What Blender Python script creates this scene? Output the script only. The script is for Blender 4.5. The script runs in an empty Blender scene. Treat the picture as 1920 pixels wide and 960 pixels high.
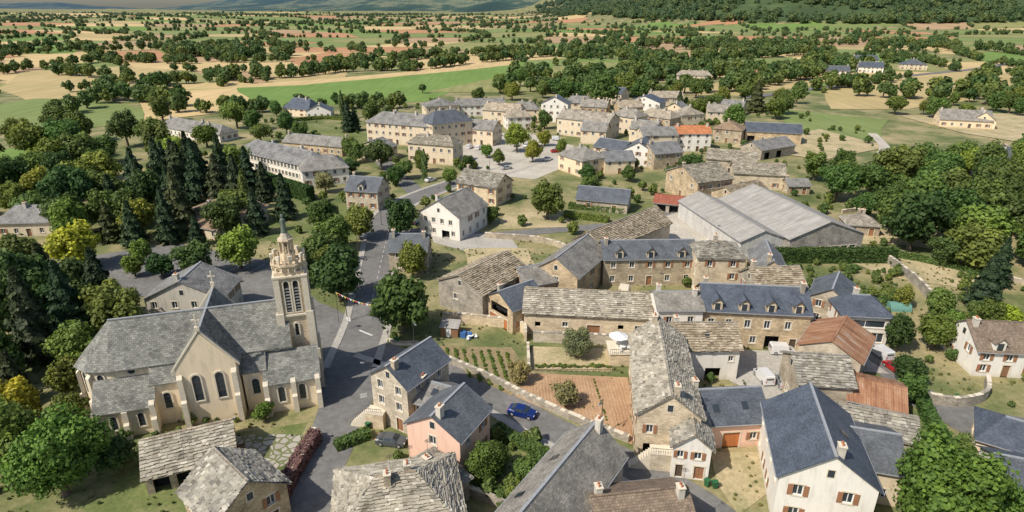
import bpy, random
from math import *
from mathutils import Vector, Matrix, noise
R=random.Random(11)
SC=bpy.context.scene
def lerp(a,b,t): return a+(b-a)*t
def sst(a,b,x):
    t=max(0,min(1,(x-a)/(b-a))); return t*t*(3-2*t)
# ------------------------------------------------ materials
MATS={}
def nm(name):
    m=bpy.data.materials.new(name); m.use_nodes=True; nt=m.node_tree
    b=nt.nodes['Principled BSDF']; b.inputs['Specular IOR Level'].default_value=.25
    MATS[name]=m; return m,nt,b
def nd(nt,t,**k):
    n=nt.nodes.new('ShaderNode'+t)
    for a,v in k.items():
        if hasattr(n,a): setattr(n,a,v)
        else: n.inputs[a.replace('_',' ')].default_value=v
    return n
def ramp(nt,fac,cols):
    r=nt.nodes.new('ShaderNodeValToRGB'); e=r.color_ramp.elements
    while len(e)<len(cols): e.new(.5)
    for i,(p,c) in enumerate(cols): e[i].position=p; e[i].color=(*c,1)
    nt.links.new(fac,r.inputs[0]); return r.outputs[0]
def mix(nt,f,a,b,mode='MIX'):
    m=nt.nodes.new('ShaderNodeMix'); m.data_type='RGBA'; m.blend_type=mode
    for s,v in ((m.inputs[0],f),(m.inputs[6],a),(m.inputs[7],b)):
        if hasattr(v,'is_linked'): nt.links.new(v,s)
        elif isinstance(v,tuple): s.default_value=(*v,1)
        else: s.default_value=v
    return m.outputs[2]
def bump(nt,b,h,s,d=.1):
    n=nd(nt,'Bump'); n.inputs['Strength'].default_value=s; n.inputs['Distance'].default_value=d
    nt.links.new(h,n.inputs['Height']); nt.links.new(n.outputs[0],b.inputs['Normal'])
def nz(nt,co,scale,det=4,rough=.6):
    n=nd(nt,'TexNoise'); n.inputs['Scale'].default_value=scale; n.inputs['Detail'].default_value=det; n.inputs['Roughness'].default_value=rough
    nt.links.new(co,n.inputs['Vector']); return n.outputs[0]
def sc3(c,k): return tuple(x*k for x in c)
def plain(name,c,rough=.6,metal=0,var=.15,vs=3):
    m,nt,b=nm(name); co=nd(nt,'TexCoord').outputs['Object']
    c_=ramp(nt,nz(nt,co,vs),[(.3,sc3(c,1-var)),(.7,sc3(c,1+var))])
    nt.links.new(c_,b.inputs['Base Color']); b.inputs['Roughness'].default_value=rough; b.inputs['Metallic'].default_value=metal; return m
def brick(name,c1,c2,mortar,w,h,ms,bs=.5,stain=.5,rough=.8,sq=1.0,big=.35):
    m,nt,b=nm(name); uv=nd(nt,'UVMap').outputs[0]
    n=nd(nt,'TexNoise'); n.inputs['Scale'].default_value=1.3; nt.links.new(uv,n.inputs['Vector'])
    ma=nd(nt,'VectorMath',operation='MULTIPLY_ADD'); nt.links.new(n.outputs['Color'],ma.inputs[0]); ma.inputs[1].default_value=(sq*.12,)*3; nt.links.new(uv,ma.inputs[2])
    t=nd(nt,'TexBrick'); nt.links.new(ma.outputs[0],t.inputs['Vector'])
    for k,v in (('Scale',1),('Brick Width',w),('Row Height',h),('Mortar Size',ms),('Mortar Smooth',.3),('Bias',0)): t.inputs[k].default_value=v
    t.inputs['Color1'].default_value=(*c1,1); t.inputs['Color2'].default_value=(*c2,1); t.inputs['Mortar'].default_value=(*mortar,1)
    oi=nd(nt,'ObjectInfo').outputs['Random']
    f=nz(nt,uv,big,6,.65)
    s=ramp(nt,f,[(.3,(1-stain,)*3),(.55,(1,1,1)),(.75,(1+stain*.5,1+stain*.45,1+stain*.35))])
    c=mix(nt,1.0,t.outputs[0],s,'MULTIPLY')
    f2=nz(nt,uv,5,3); c=mix(nt,.6,c,ramp(nt,f2,[(.3,(.7,.7,.7)),(.7,(1.25,1.25,1.25))]),'MULTIPLY')
    c=mix(nt,1.0,c,ramp(nt,oi,[(0,(.84,.86,.9)),(1,(1.16,1.08,.96))]),'MULTIPLY')
    nt.links.new(c,b.inputs['Base Color']); b.inputs['Roughness'].default_value=rough
    bump(nt,b,t.outputs[1],-bs,.05); return m
brick('stone',(.56,.46,.32),(.35,.28,.19),(.50,.43,.32),.5,.22,.025,.6)
brick('stone_grey',(.48,.43,.35),(.30,.265,.215),(.42,.385,.32),.5,.2,.025,.6)
brick('stone_pale',(.66,.57,.43),(.48,.40,.29),(.62,.55,.43),.55,.26,.02,.3,.35)
brick('slate',(.13,.152,.185),(.085,.10,.125),(.05,.056,.068),.32,.2,.012,.4,.4,.55,.15)
brick('slate_old',(.31,.305,.295),(.19,.19,.185),(.10,.10,.095),.4,.26,.018,.5,.5,.7,.4)
brick('slate_church',(.26,.275,.27),(.14,.15,.15),(.08,.085,.085),.5,.32,.022,.6,.55,.7,.5)
brick('lauze_flat',(.50,.45,.37),(.30,.265,.215),(.13,.12,.10),.6,.38,.04,.9,.5,.85,1)
brick('tile_brown',(.32,.24,.17),(.20,.15,.11),(.10,.08,.06),.35,.3,.02,.6,.35,.8,.3)
brick('tile_orange',(.58,.25,.12),(.42,.17,.08),(.2,.08,.04),.3,.35,.02,.6,.35,.8,.2)
def lauze(name,cols):
    m,nt,b=nm(name); a=nd(nt,'Attribute'); a.attribute_name='rnd'
    uv=nd(nt,'UVMap').outputs[0]
    c=ramp(nt,a.outputs['Fac'],cols)
    st=ramp(nt,nz(nt,uv,.35,6,.7),[(.32,(.62,.6,.52)),(.5,(1,1,1)),(.7,(1.22,1.2,1.1))])
    c=mix(nt,1.0,c,st,'MULTIPLY')
    c=mix(nt,.7,c,ramp(nt,nz(nt,uv,6,3),[(.3,(.65,.64,.6)),(.7,(1.2,1.2,1.2))]),'MULTIPLY')
    nt.links.new(c,b.inputs['Base Color']); b.inputs['Roughness'].default_value=.9; return m
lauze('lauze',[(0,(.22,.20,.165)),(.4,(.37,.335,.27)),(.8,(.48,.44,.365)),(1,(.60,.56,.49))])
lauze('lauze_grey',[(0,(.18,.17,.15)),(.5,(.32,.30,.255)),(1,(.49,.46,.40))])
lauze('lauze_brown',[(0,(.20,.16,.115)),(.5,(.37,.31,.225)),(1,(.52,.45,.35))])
def plaster(name,c,st=.25):
    m,nt,b=nm(name); uv=nd(nt,'UVMap').outputs[0]
    mp=nd(nt,'Mapping'); nt.links.new(uv,mp.inputs[0]); mp.inputs['Scale'].default_value=(1.6,.35,1)
    f=nz(nt,mp.outputs[0],.8,7,.65)
    cc=ramp(nt,f,[(.3,sc3(c,1-st)),(.5,c),(.8,sc3(c,1.08))])
    sp=nd(nt,'SeparateXYZ'); nt.links.new(uv,sp.inputs[0])
    dirt=ramp(nt,sp.outputs[1],[(0,(.72,.7,.66)),(.9,(1,1,1))])
    cc=mix(nt,.7,cc,dirt,'MULTIPLY'); nt.links.new(cc,b.inputs['Base Color']); b.inputs['Roughness'].default_value=.9
    bump(nt,b,nz(nt,uv,12,3),.25,.02)
plaster('church_plaster',(.80,.67,.48),.2); plaster('plaster_cream',(.74,.60,.41)); plaster('plaster_white',(.76,.72,.65),.2)
plaster('plaster_pink',(.76,.51,.39),.12); plaster('plaster_beige',(.66,.55,.40)); plaster('plaster_grey',(.54,.50,.43),.35)
def corr(name,cols,freq=6,sc=(.5,.12,1)):
    m,nt,b=nm(name); uv=nd(nt,'UVMap').outputs[0]
    mp=nd(nt,'Mapping'); nt.links.new(uv,mp.inputs[0]); mp.inputs['Scale'].default_value=sc
    c=ramp(nt,nz(nt,mp.outputs[0],1.4,8,.7),cols)
    w=nd(nt,'TexWave'); w.inputs['Scale'].default_value=freq/6; nt.links.new(uv,w.inputs[0])
    bk=nd(nt,'TexBrick'); nt.links.new(uv,bk.inputs[0]); bk.offset=0
    for k,v in (('Scale',1),('Brick Width',1.1),('Row Height',2.4),('Mortar Size',.03)): bk.inputs[k].default_value=v
    bk.inputs['Color1'].default_value=(1,1,1,1); bk.inputs['Color2'].default_value=(.84,.84,.84,1); bk.inputs['Mortar'].default_value=(.6,.6,.6,1)
    c=mix(nt,1.0,c,bk.outputs[0],'MULTIPLY')
    nt.links.new(c,b.inputs['Base Color']); b.inputs['Roughness'].default_value=.75; bump(nt,b,w.outputs[1],.6,.06)
corr('fibre_cement',[(.3,(.25,.235,.205)),(.5,(.36,.34,.31)),(.75,(.46,.44,.41))])
corr('rust_sheet',[(.3,(.15,.075,.045)),(.45,(.30,.145,.08)),(.56,(.38,.21,.12)),(.68,(.40,.36,.31))])
corr('red_sheet',[(.3,(.24,.07,.045)),(.6,(.34,.12,.075)),(.8,(.40,.18,.12))])
corr('wall_sheet',[(.3,(.48,.46,.42)),(.6,(.60,.58,.54)),(.8,(.67,.65,.61))])
def gnd(name,cols,s=.15,fine=2.5,rough=.95,bs=.3):
    m,nt,b=nm(name); co=nd(nt,'TexCoord').outputs['Object']
    c=ramp(nt,nz(nt,co,s,8,.68),cols)
    c=mix(nt,.7,c,ramp(nt,nz(nt,co,fine,4,.7),[(.3,(.68,.68,.68)),(.7,(1.3,1.3,1.3))]),'MULTIPLY')
    nt.links.new(c,b.inputs['Base Color']); b.inputs['Roughness'].default_value=rough
    bump(nt,b,nz(nt,co,fine,4),bs,.15); return m
gnd('ground',[(.32,(.075,.105,.035)),(.45,(.135,.155,.058)),(.54,(.25,.225,.11)),(.7,(.40,.32,.18))],.045,1.2)
gnd('grass',[(.3,(.075,.115,.032)),(.5,(.14,.165,.055)),(.66,(.26,.235,.115))],.12,1.6)
gnd('forest_floor',[(.3,(.03,.05,.02)),(.6,(.06,.095,.035)),(.72,(.14,.16,.07))],.004,.02)
gnd('asphalt',[(.3,(.13,.126,.12)),(.5,(.165,.16,.152)),(.7,(.205,.198,.187))],.12,.9,.9,.05)
gnd('gravel',[(.3,(.36,.325,.27)),(.6,(.48,.44,.37)),(.8,(.54,.50,.44))],.1,1.5,.95,.1)
gnd('pavement_grey',[(.3,(.33,.31,.275)),(.7,(.43,.405,.36))],.2,2,.9,.1)
gnd('soil',[(.3,(.31,.185,.105)),(.6,(.43,.28,.165)),(.8,(.48,.36,.235))],.2,3)
gnd('veg_soil',[(.3,(.14,.15,.06)),(.5,(.28,.21,.12)),(.7,(.14,.18,.06))],.3,2)
gnd('dry_grass',[(.3,(.22,.22,.10)),(.5,(.40,.33,.19)),(.75,(.53,.43,.27))],.15,1.5)
m,nt,b=nm('cobble'); co=nd(nt,'TexCoord').outputs['Object']; vo=nd(nt,'TexVoronoi',feature='DISTANCE_TO_EDGE'); vo.inputs['Scale'].default_value=.9; nt.links.new(co,vo.inputs[0])
vc=nd(nt,'TexVoronoi'); vc.inputs['Scale'].default_value=.9; nt.links.new(co,vc.inputs[0])
c=mix(nt,ramp(nt,vo.outputs[0],[(.08,(0,0,0)),(.12,(1,1,1))]),(.15,.17,.07),ramp(nt,vc.outputs[1],[(0,(.32,.29,.25)),(1,(.50,.46,.40))])); nt.links.new(c,b.inputs['Base Color'])
def fieldm(name,c,str_=.12,ang=.6):
    m,nt,b=nm(name); co=nd(nt,'TexCoord').outputs['Object']
    mp=nd(nt,'Mapping'); nt.links.new(co,mp.inputs[0]); mp.inputs['Rotation'].default_value=(0,0,ang); mp.inputs['Scale'].default_value=(.25,.02,1)
    cc=ramp(nt,nz(nt,mp.outputs[0],1,5,.6),[(.3,sc3(c,1-str_)),(.7,sc3(c,1+str_))])
    cc=mix(nt,.8,cc,ramp(nt,nz(nt,co,.02,6,.6),[(.3,(.8,.85,.7)),(.7,(1.15,1.1,1.1))]),'MULTIPLY')
    nt.links.new(cc,b.inputs['Base Color']); b.inputs['Roughness'].default_value=.95
fieldm('field_green',(.15,.235,.06)); fieldm('field_green2',(.18,.225,.08),.15,1.9); fieldm('field_olive',(.24,.24,.10),.15,.2)
fieldm('field_tan',(.52,.39,.205),.12,.5); fieldm('field_tan2',(.42,.33,.17),.15,2.1); fieldm('field_red',(.42,.225,.125),.1,.9); fieldm('field_brown',(.38,.26,.16),.1,1.4)
def leafm(name):
    m,nt,b=nm(name); a=nd(nt,'Attribute'); a.attribute_name='rnd'; oi=nd(nt,'ObjectInfo')
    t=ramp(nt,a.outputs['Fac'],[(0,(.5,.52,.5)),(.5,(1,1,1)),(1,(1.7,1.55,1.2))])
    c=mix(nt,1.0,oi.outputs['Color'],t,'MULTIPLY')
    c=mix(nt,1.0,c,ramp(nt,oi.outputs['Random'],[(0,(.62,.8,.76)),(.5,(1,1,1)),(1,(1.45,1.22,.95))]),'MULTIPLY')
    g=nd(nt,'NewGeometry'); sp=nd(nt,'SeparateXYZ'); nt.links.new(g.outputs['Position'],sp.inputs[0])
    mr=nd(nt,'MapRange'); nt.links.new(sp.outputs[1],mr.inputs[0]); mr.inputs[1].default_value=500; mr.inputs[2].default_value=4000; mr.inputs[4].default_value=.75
    c=mix(nt,mr.outputs[0],c,(.10,.155,.12))  # distance haze painted into the leaf colour, growing along world Y
    nt.links.new(c,b.inputs['Base Color']); b.inputs['Roughness'].default_value=.6
    tr=nd(nt,'BsdfTranslucent'); nt.links.new(c,tr.inputs[0]); ms=nd(nt,'MixShader'); ms.inputs[0].default_value=.36
    nt.links.new(b.outputs[0],ms.inputs[1]); nt.links.new(tr.outputs[0],ms.inputs[2]); nt.links.new(ms.outputs[0],nt.nodes['Material Output'].inputs[0])
leafm('leaf')
plain('bark',(.15,.12,.09),.9); plain('wood',(.24,.13,.07),.7); plain('wood_orange',(.46,.17,.06),.6); plain('wood_dark',(.10,.07,.05),.8)
plain('shutter',(.30,.15,.08),.6); plain('white',(.75,.75,.73),.5,0,.04); plain('dark',(.02,.02,.022),.9); plain('zinc',(.38,.39,.40),.5,.3)
plain('metal',(.12,.12,.12),.4,.6); plain('trim',(.64,.57,.45),.85,0,.14); plain('terracotta',(.4,.16,.08),.8); plain('teal',(.13,.27,.23),.6)
plain('line_paint',(.55,.55,.53),.7,0,.25,2); plain('cloth_red',(.5,.04,.05),.8); plain('cloth_blue',(.06,.12,.4),.8); plain('cloth_yellow',(.6,.45,.05),.8); plain('tyre',(.02,.02,.02),.8); plain('verdigris',(.13,.16,.13),.7); plain('blue_tarp',(.05,.14,.35),.6); plain('bin_green',(.03,.12,.05),.5)
m,nt,b=nm('glass'); b.inputs['Base Color'].default_value=(.035,.045,.055,1); b.inputs['Roughness'].default_value=.12; b.inputs['Specular IOR Level'].default_value=.6
def paint(name,c):
    m,nt,b=nm(name); b.inputs['Base Color'].default_value=(*c,1); b.inputs['Roughness'].default_value=.3; b.inputs['Metallic'].default_value=.2; b.inputs['Coat Weight'].default_value=.6
paint('paint_blue',(.01,.03,.16)); paint('paint_white',(.7,.7,.7)); paint('paint_grey',(.09,.10,.11)); paint('paint_red',(.4,.02,.02)); paint('paint_silver',(.4,.41,.42)); paint('paint_dark',(.02,.025,.03))
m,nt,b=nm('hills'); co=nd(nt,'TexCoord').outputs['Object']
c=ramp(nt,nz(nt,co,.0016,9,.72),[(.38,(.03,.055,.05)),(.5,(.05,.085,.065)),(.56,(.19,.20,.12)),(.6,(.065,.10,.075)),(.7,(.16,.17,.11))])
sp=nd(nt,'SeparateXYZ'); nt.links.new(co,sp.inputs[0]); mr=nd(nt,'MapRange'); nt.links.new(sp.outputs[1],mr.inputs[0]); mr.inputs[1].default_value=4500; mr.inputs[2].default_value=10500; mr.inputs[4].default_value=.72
c=mix(nt,mr.outputs[0],c,(.06,.10,.145)); nt.links.new(c,b.inputs['Base Color']); b.inputs['Roughness'].default_value=1; b.inputs['Specular IOR Level'].default_value=0  # bluish air haze painted into the hill colour, stronger farther back
# ------------------------------------------------ mesh builder
class MB:
    def __init__(s): s.v=[];s.f=[];s.m=[];s.uv=[];s.r=[];s.names=[]
    def face(s,pts,mat,rnd=.5):
        p=[Vector(q) for q in pts]; n=Vector((0,0,0))
        for i in range(1,len(p)-1): n+=(p[i]-p[0]).cross(p[i+1]-p[0])
        if n.length<1e-9: return
        n.normalize(); t=Vector((0,0,1)).cross(n)
        t=Vector((1,0,0)) if t.length<.02 else t.normalized()
        w=n.cross(t); i0=len(s.v); s.v+=[tuple(q) for q in p]; s.f.append(tuple(range(i0,i0+len(p))))
        if mat not in s.names: s.names.append(mat)
        s.m.append(s.names.index(mat)); s.r.append(rnd)
        for q in p: s.uv+=[q.dot(t),q.dot(w)]
    def hexa(s,c,mat,rnd=.5):
        for i in ((3,2,1,0),(4,5,6,7),(0,1,5,4),(1,2,6,5),(2,3,7,6),(3,0,4,7)): s.face([c[j] for j in i],mat,rnd)
    def box(s,x0,x1,y0,y1,z0,z1,mat,rnd=.5,T=None):
        c=[(x0,y0,z0),(x1,y0,z0),(x1,y1,z0),(x0,y1,z0),(x0,y0,z1),(x1,y0,z1),(x1,y1,z1),(x0,y1,z1)]
        if T: c=[T@Vector(q) for q in c]
        s.hexa(c,mat,rnd)
    def slab(s,pts,mat,t=.16,under='wood_dark'):
        p=[Vector(q) for q in pts]; lo=[q-Vector((0,0,t)) for q in p]
        s.face(p,mat); s.face(lo[::-1],under)
        for i in range(len(p)):
            j=(i+1)%len(p); s.face([lo[i],lo[j],p[j],p[i]],mat)
    def prism(s,cx,cy,z0,z1,r0,r1,n,mat,rot=0):
        a=[(cx+r0*cos(rot+2*pi*i/n),cy+r0*sin(rot+2*pi*i/n),z0) for i in range(n)]
        b=[(cx+r1*cos(rot+2*pi*i/n),cy+r1*sin(rot+2*pi*i/n),z1) for i in range(n)]
        for i in range(n): s.face([a[i],a[(i+1)%n],b[(i+1)%n],b[i]],mat)
        s.face(b,mat); s.face(a[::-1],mat)
    def mesh(s,name):
        me=bpy.data.meshes.new(name); me.from_pydata(s.v,[],s.f)
        for n in s.names: me.materials.append(MATS[n])
        me.polygons.foreach_set('material_index',s.m)
        u=me.uv_layers.new(name='UVMap'); u.data.foreach_set('uv',s.uv)
        a=me.attributes.new('rnd','FLOAT','FACE'); a.data.foreach_set('value',s.r)
        me.update(); return me
    def obj(s,name,parent=None,loc=(0,0,0),rot=0):
        if not s.f: return None
        o=bpy.data.objects.new(name,s.mesh(name)); SC.collection.objects.link(o)
        o.location=loc; o.rotation_euler=(0,0,rot)
        if parent: o.parent=parent
        return o
def empty(name,loc,rot=0):
    e=bpy.data.objects.new(name,None); e.empty_display_size=.5; e.location=loc; e.rotation_euler=(0,0,rot); SC.collection.objects.link(e); return e
# ------------------------------------------------ building parts
def wall(P,O,d,W,Ht,ops,mat,z0=0):
    n=(d[1],-d[0])
    def p(u,z,o=0): return (O[0]+d[0]*u+n[0]*o,O[1]+d[1]*u+n[1]*o,z)
    xs=sorted({0,W,*[o[0] for o in ops],*[o[1] for o in ops]}); zs=sorted({z0,Ht,*[o[2] for o in ops],*[o[3] for o in ops]})
    for i in range(len(xs)-1):
        for j in range(len(zs)-1):
            cx=(xs[i]+xs[i+1])/2; cz=(zs[j]+zs[j+1])/2
            if any(o[0]<cx<o[1] and o[2]<cz<o[3] for o in ops): continue
            P['walls'].face([p(xs[i],zs[j]),p(xs[i+1],zs[j]),p(xs[i+1],zs[j+1]),p(xs[i],zs[j+1])],mat)
    def bx(part,a,b,z,zz,o0,o1,m):
        P[part].hexa([p(a,z,o1),p(b,z,o1),p(b,z,o0),p(a,z,o0),p(a,zz,o1),p(b,zz,o1),p(b,zz,o0),p(a,zz,o0)],m)
    for a,b,z,zz,k in ops:
        dp=-.28
        for q in (((a,z),(a,zz)),((b,zz),(b,z)),((a,zz),(b,zz)),((b,z),(a,z))):
            P['walls'].face([p(*q[0]),p(*q[0],dp),p(*q[1],dp),p(*q[1])],mat)
        if k=='g': P['windows'].face([p(a,z,-1.2),p(b,z,-1.2),p(b,zz,-1.2),p(a,zz,-1.2)],'dark'); continue
        if k in 'do':
            mm='wood_orange' if k=='o' else R.choice(['wood','shutter','wood_dark'])
            P['doors'].face([p(a,z,-.2),p(b,z,-.2),p(b,zz,-.2),p(a,zz,-.2)],mm)
            nb=max(2,int((b-a)/.5))
            for i in range(nb+1):
                x=a+(b-a-.05)*i/nb; bx('doors',x,x+.05,z,zz,-.2,-.17,mm)
        else:
            P['windows'].face([p(a,z,-.2),p(b,z,-.2),p(b,zz,-.2),p(a,zz,-.2)],'glass')
            f=.07; fm='white'
            for q in ((a,a+f,z,zz),(b-f,b,z,zz),(a+f,b-f,z,z+f),(a+f,b-f,zz-f,zz),((a+b)/2-.04,(a+b)/2+.04,z+f,zz-f)):
                bx('windows',*q,-.2,-.14,fm)
        tm='trim'
        for q in ((a-.16,a,z,zz),(b,b+.16,z,zz),(a-.22,b+.22,zz,zz+.2)): bx('trim',*q,-.01,.035,tm)
        if k in 'ws': bx('trim',a-.2,b+.2,z-.14,z,-.01,.09,tm)
        if k=='s':
            w=(b-a)/2
            for q in ((a-w-.02,a-.02),(b+.02,b+w+.02)): bx('shutters',q[0],q[1],z,zz,.04,.09,'shutter')
def auto(W,h,cols,rows,k='w',door=0):
    out=[]; fh=h/rows; cw=min(1.0,W/cols*.4)
    for r in range(rows):
        for c in range(cols):
            if cols>1 and rows>1 and R.random()<.08: continue
            x=W*(c+.5)/cols+R.uniform(-.12,.12); z=r*fh+min(1.0,fh*.33); zz=min(z+1.35,(r+1)*fh-.3)
            if zz-z<.4: continue
            kk=k if k!='w' else R.choice('wws')
            if r==0 and door and c==cols//2: 
                out.append((x-.6,x+.6,.02,min(2.2,fh-.3),'d' if door==1 else 'o'))
            else: out.append((x-cw/2,x+cw/2,z,zz,kk))
    return out
def tiles(mb,l0,l1,h1,h0,mat,row=.42,w=(.35,.75),lift=.07):
    l0,l1,h1,h0=map(Vector,(l0,l1,h1,h0)); sl=((h0-l0).length+(h1-l1).length)/2; n=max(1,int(sl/row))
    N=(l1-l0).cross(h0-l0)
    if N.length<1e-6: N=(l1-l0).cross(h1-l0)
    N.normalize()
    if N.z<0: N=-N
    up=(((h0+h1)-(l0+l1))/2).normalized(); sd=R.uniform(0,50)
    for i in range(n):
        a=l0.lerp(h0,i/n); b=l1.lerp(h1,i/n); a2=l0.lerp(h0,(i+1)/n); b2=l1.lerp(h1,(i+1)/n)
        wd=(b-a).length; s=-R.uniform(0,.1)
        if wd<.1: continue
        tone=R.uniform(-.05,.05)
        while s<wd:
            e=s+R.uniform(*w); s0=max(s,-.06)/wd; e0=min(e,wd+.06)/wd
            sag=.09*noise.noise((s*.35+sd,i*.22,0))
            L=lift*R.uniform(.5,2.0)+.09+sag; j=R.uniform(-.1,.06)
            p0=a.lerp(b,s0)+N*(L+.03)+up*j; p1=a.lerp(b,e0)+N*(L*R.uniform(.85,1.15)+.03)+up*(j+R.uniform(-.05,.05))
            q0=a2.lerp(b2,s0)+N*(.06+sag); q1=a2.lerp(b2,e0)+N*(.06+sag)
            rr=max(0,min(1,R.gauss(.45,.2)+tone+.45*noise.noise((s*.5+sd,i*.35,4))))
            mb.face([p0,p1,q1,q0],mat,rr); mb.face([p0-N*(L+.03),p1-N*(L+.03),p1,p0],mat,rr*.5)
            s=e
RECTS=[]
def house(name,x,y,ang,L,D,h,rise,ridge='x',roof='slate',wl='stone',f=(3,2),l=(2,2),r=(2,2),b=(2,2),k='w',hip=0,chim=1,dorm=0,door=1,o=.4,sky=0):
    E=empty(name,(x,y,0),radians(ang)); P={q:MB() for q in ('walls','roof','windows','trim','shutters','doors','chimney')}
    RECTS.append((x,y,radians(ang),L,D))
    def A(W,spec,dr=0): return spec if (isinstance(spec,list)) else (auto(W,h,spec[0],spec[1],k,dr) if spec and W>1.5 else [])
    wall(P,(0,0),(1,0),L,h,A(L,f,door),wl); wall(P,(L,0),(0,1),D,h,A(D,r),wl); wall(P,(L,D),(-1,0),L,h,A(L,b),wl); wall(P,(0,D),(0,-1),D,h,A(D,l),wl)
    La,Wd=(L,D) if ridge=='x' else (D,L)
    def q(a,c,z): return (a,c,z) if ridge=='x' else (L-c,a,z)
    def qq(*pts): return [q(*p) for p in pts]
    rf=P['roof']; til=roof.startswith('lauze') and roof!='lauze_flat'
    base='lauze_flat' if til else roof
    t=.14; half=Wd/2; s=rise/half; ez=h-o*s+t; rz=h+rise+t; g=o*.8
    if hip:
        hi=hip; planes=[[(-o,-o,ez),(La+o,-o,ez),(La-hi,half,rz),(hi,half,rz)],[(La+o,Wd+o,ez),(-o,Wd+o,ez),(hi,half,rz),(La-hi,half,rz)],
            [(-o,Wd+o,ez),(-o,-o,ez),(hi,half,rz),(hi,half,rz)],[(La+o,-o,ez),(La+o,Wd+o,ez),(La-hi,half,rz),(La-hi,half,rz)]]
        r0,r1=hi,La-hi
    else:
        planes=[[(-g,-o,ez),(La+g,-o,ez),(La+g,half,rz),(-g,half,rz)],[(La+g,Wd+o,ez),(-g,Wd+o,ez),(-g,half,rz),(La+g,half,rz)]]
        r0,r1=-g,La+g
        for a_,od in ((0,1),(La,-1)):
            tri=qq((a_,0,h),(a_,Wd,h),(a_,half,h+rise))
            P['walls'].face(tri[::-1] if od>0 else tri,wl)
            if rise>2.2 and k:
                e=-.03 if od>0 else .03; w_=.35; z0=h+rise*.2
                P['trim'].box(*sorted((q(a_,half-w_-.12,0)[0],q(a_+e,half+w_+.12,0)[0])),*sorted((q(a_,half-w_-.12,0)[1],q(a_+e,half+w_+.12,0)[1])),z0-.12,z0+1.1,'trim')
                P['windows'].box(*sorted((q(a_,half-w_,0)[0],q(a_+e*1.6,half+w_,0)[0])),*sorted((q(a_,half-w_,0)[1],q(a_+e*1.6,half+w_,0)[1])),z0,z0+.95,'glass')
    for pl in planes:
        Q=qq(*pl); Qs=Q[:3] if pl[2]==pl[3] else Q
        rf.slab(Qs,base,t)
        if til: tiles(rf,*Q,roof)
    cap='zinc' if not til and 'tile' not in roof else ('lauze_flat' if til else roof)
    c0,c1=q(r0,half-.16,0),q(r1,half+.16,0)
    if roof in('fibre_cement','rust_sheet','red_sheet','lauze_flat'): cap=roof
    rf.box(*sorted((c0[0],c1[0])),*sorted((c0[1],c1[1])),rz-.1,rz+(.2 if til else .05),cap)
    if not til:
        for cc in (-o-.1,Wd+o): 
            g0,g1=q(-g,cc,0),q(La+g,cc+.1,0); rf.box(*sorted((g0[0],g1[0])),*sorted((g0[1],g1[1])),ez-.17,ez-.06,'zinc')
    for i in range(chim):
        a_=(.8 if i%2==0 else La-.9) if chim<3 else La*(i+.5)/chim
        if hip: a_=lerp(hip,La-hip,.3+.5*(i%2))
        cx,cy,_=q(a_,half+R.choice((-.7,.7)),0); zt=rz+R.uniform(.6,1.1)
        ch=P['chimney']; ch.box(cx-.35,cx+.35,cy-.45,cy+.45,h,zt,'stone_grey' if 'plaster' not in wl else 'plaster_grey')
        ch.box(cx-.43,cx+.43,cy-.53,cy+.53,zt,zt+.12,'trim')
        for e in (-.2,.2): ch.prism(cx,cy+e,zt+.12,zt+.45,.12,.1,8,'terracotta')
        if R.random()<.5 and y<260:
            ch.prism(cx+.4,cy+.3,zt-.5,zt+2.2,.025,.02,5,'metal')
            for e in range(4): ch.box(cx+.4-.35,cx+.4+.35,cy+.3+.15*e-.3,cy+.32+.15*e-.3,zt+2.0,zt+2.03,'metal')
            ch.box(cx+.385,cx+.415,cy-.1,cy+.6,zt+1.96,zt+2.0,'metal')
    for i in range(dorm):
        cx=L*(i+.5)/dorm; w_=.85; zt=h+1.5; yb=min(half,(1.5+.6)/s)
        P['walls'].face([(cx-w_,-.03,h-.35),(cx+w_,-.03,h-.35),(cx+w_,-.03,zt),(cx,-.03,zt+.75),(cx-w_,-.03,zt)],wl)
        for e in (-1,1):
            P['walls'].face([(cx+e*w_,-.03,h-.35),(cx+e*w_,yb,h-.35),(cx+e*w_,yb,zt),(cx+e*w_,-.03,zt)],wl)
            rf.slab([(cx+e*(w_+.25),-.35,zt-.12),(cx+e*(w_+.25),yb+.8,zt-.12),(cx,yb+1.2,zt+.92),(cx,-.35,zt+.92)][::-e],base,.1)
        P['windows'].box(cx-.45,cx+.45,-.1,-.035,h+.05,zt-.15,'glass'); P['trim'].box(cx-.6,cx+.6,-.075,-.033,h-.1,zt,'trim')
    for i in range(sky):
        a_=La*(i+1)/(sky+1)+R.uniform(-.5,.5); c0=half*R.uniform(.35,.6); z=h+s*c0+t
        c=[q(a_-.4,c0-.45,z-.45*s),q(a_+.4,c0-.45,z-.45*s),q(a_+.4,c0+.45,z+.45*s),q(a_-.4,c0+.45,z+.45*s)]
        up=[(p[0],p[1],p[2]+.14) for p in c]; rf.hexa(c+up,'metal')
        rf.face([(p[0],p[1],p[2]+.01) for p in up],'glass')
    for n,mb in P.items(): mb.obj(n,E)
    return E
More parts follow.
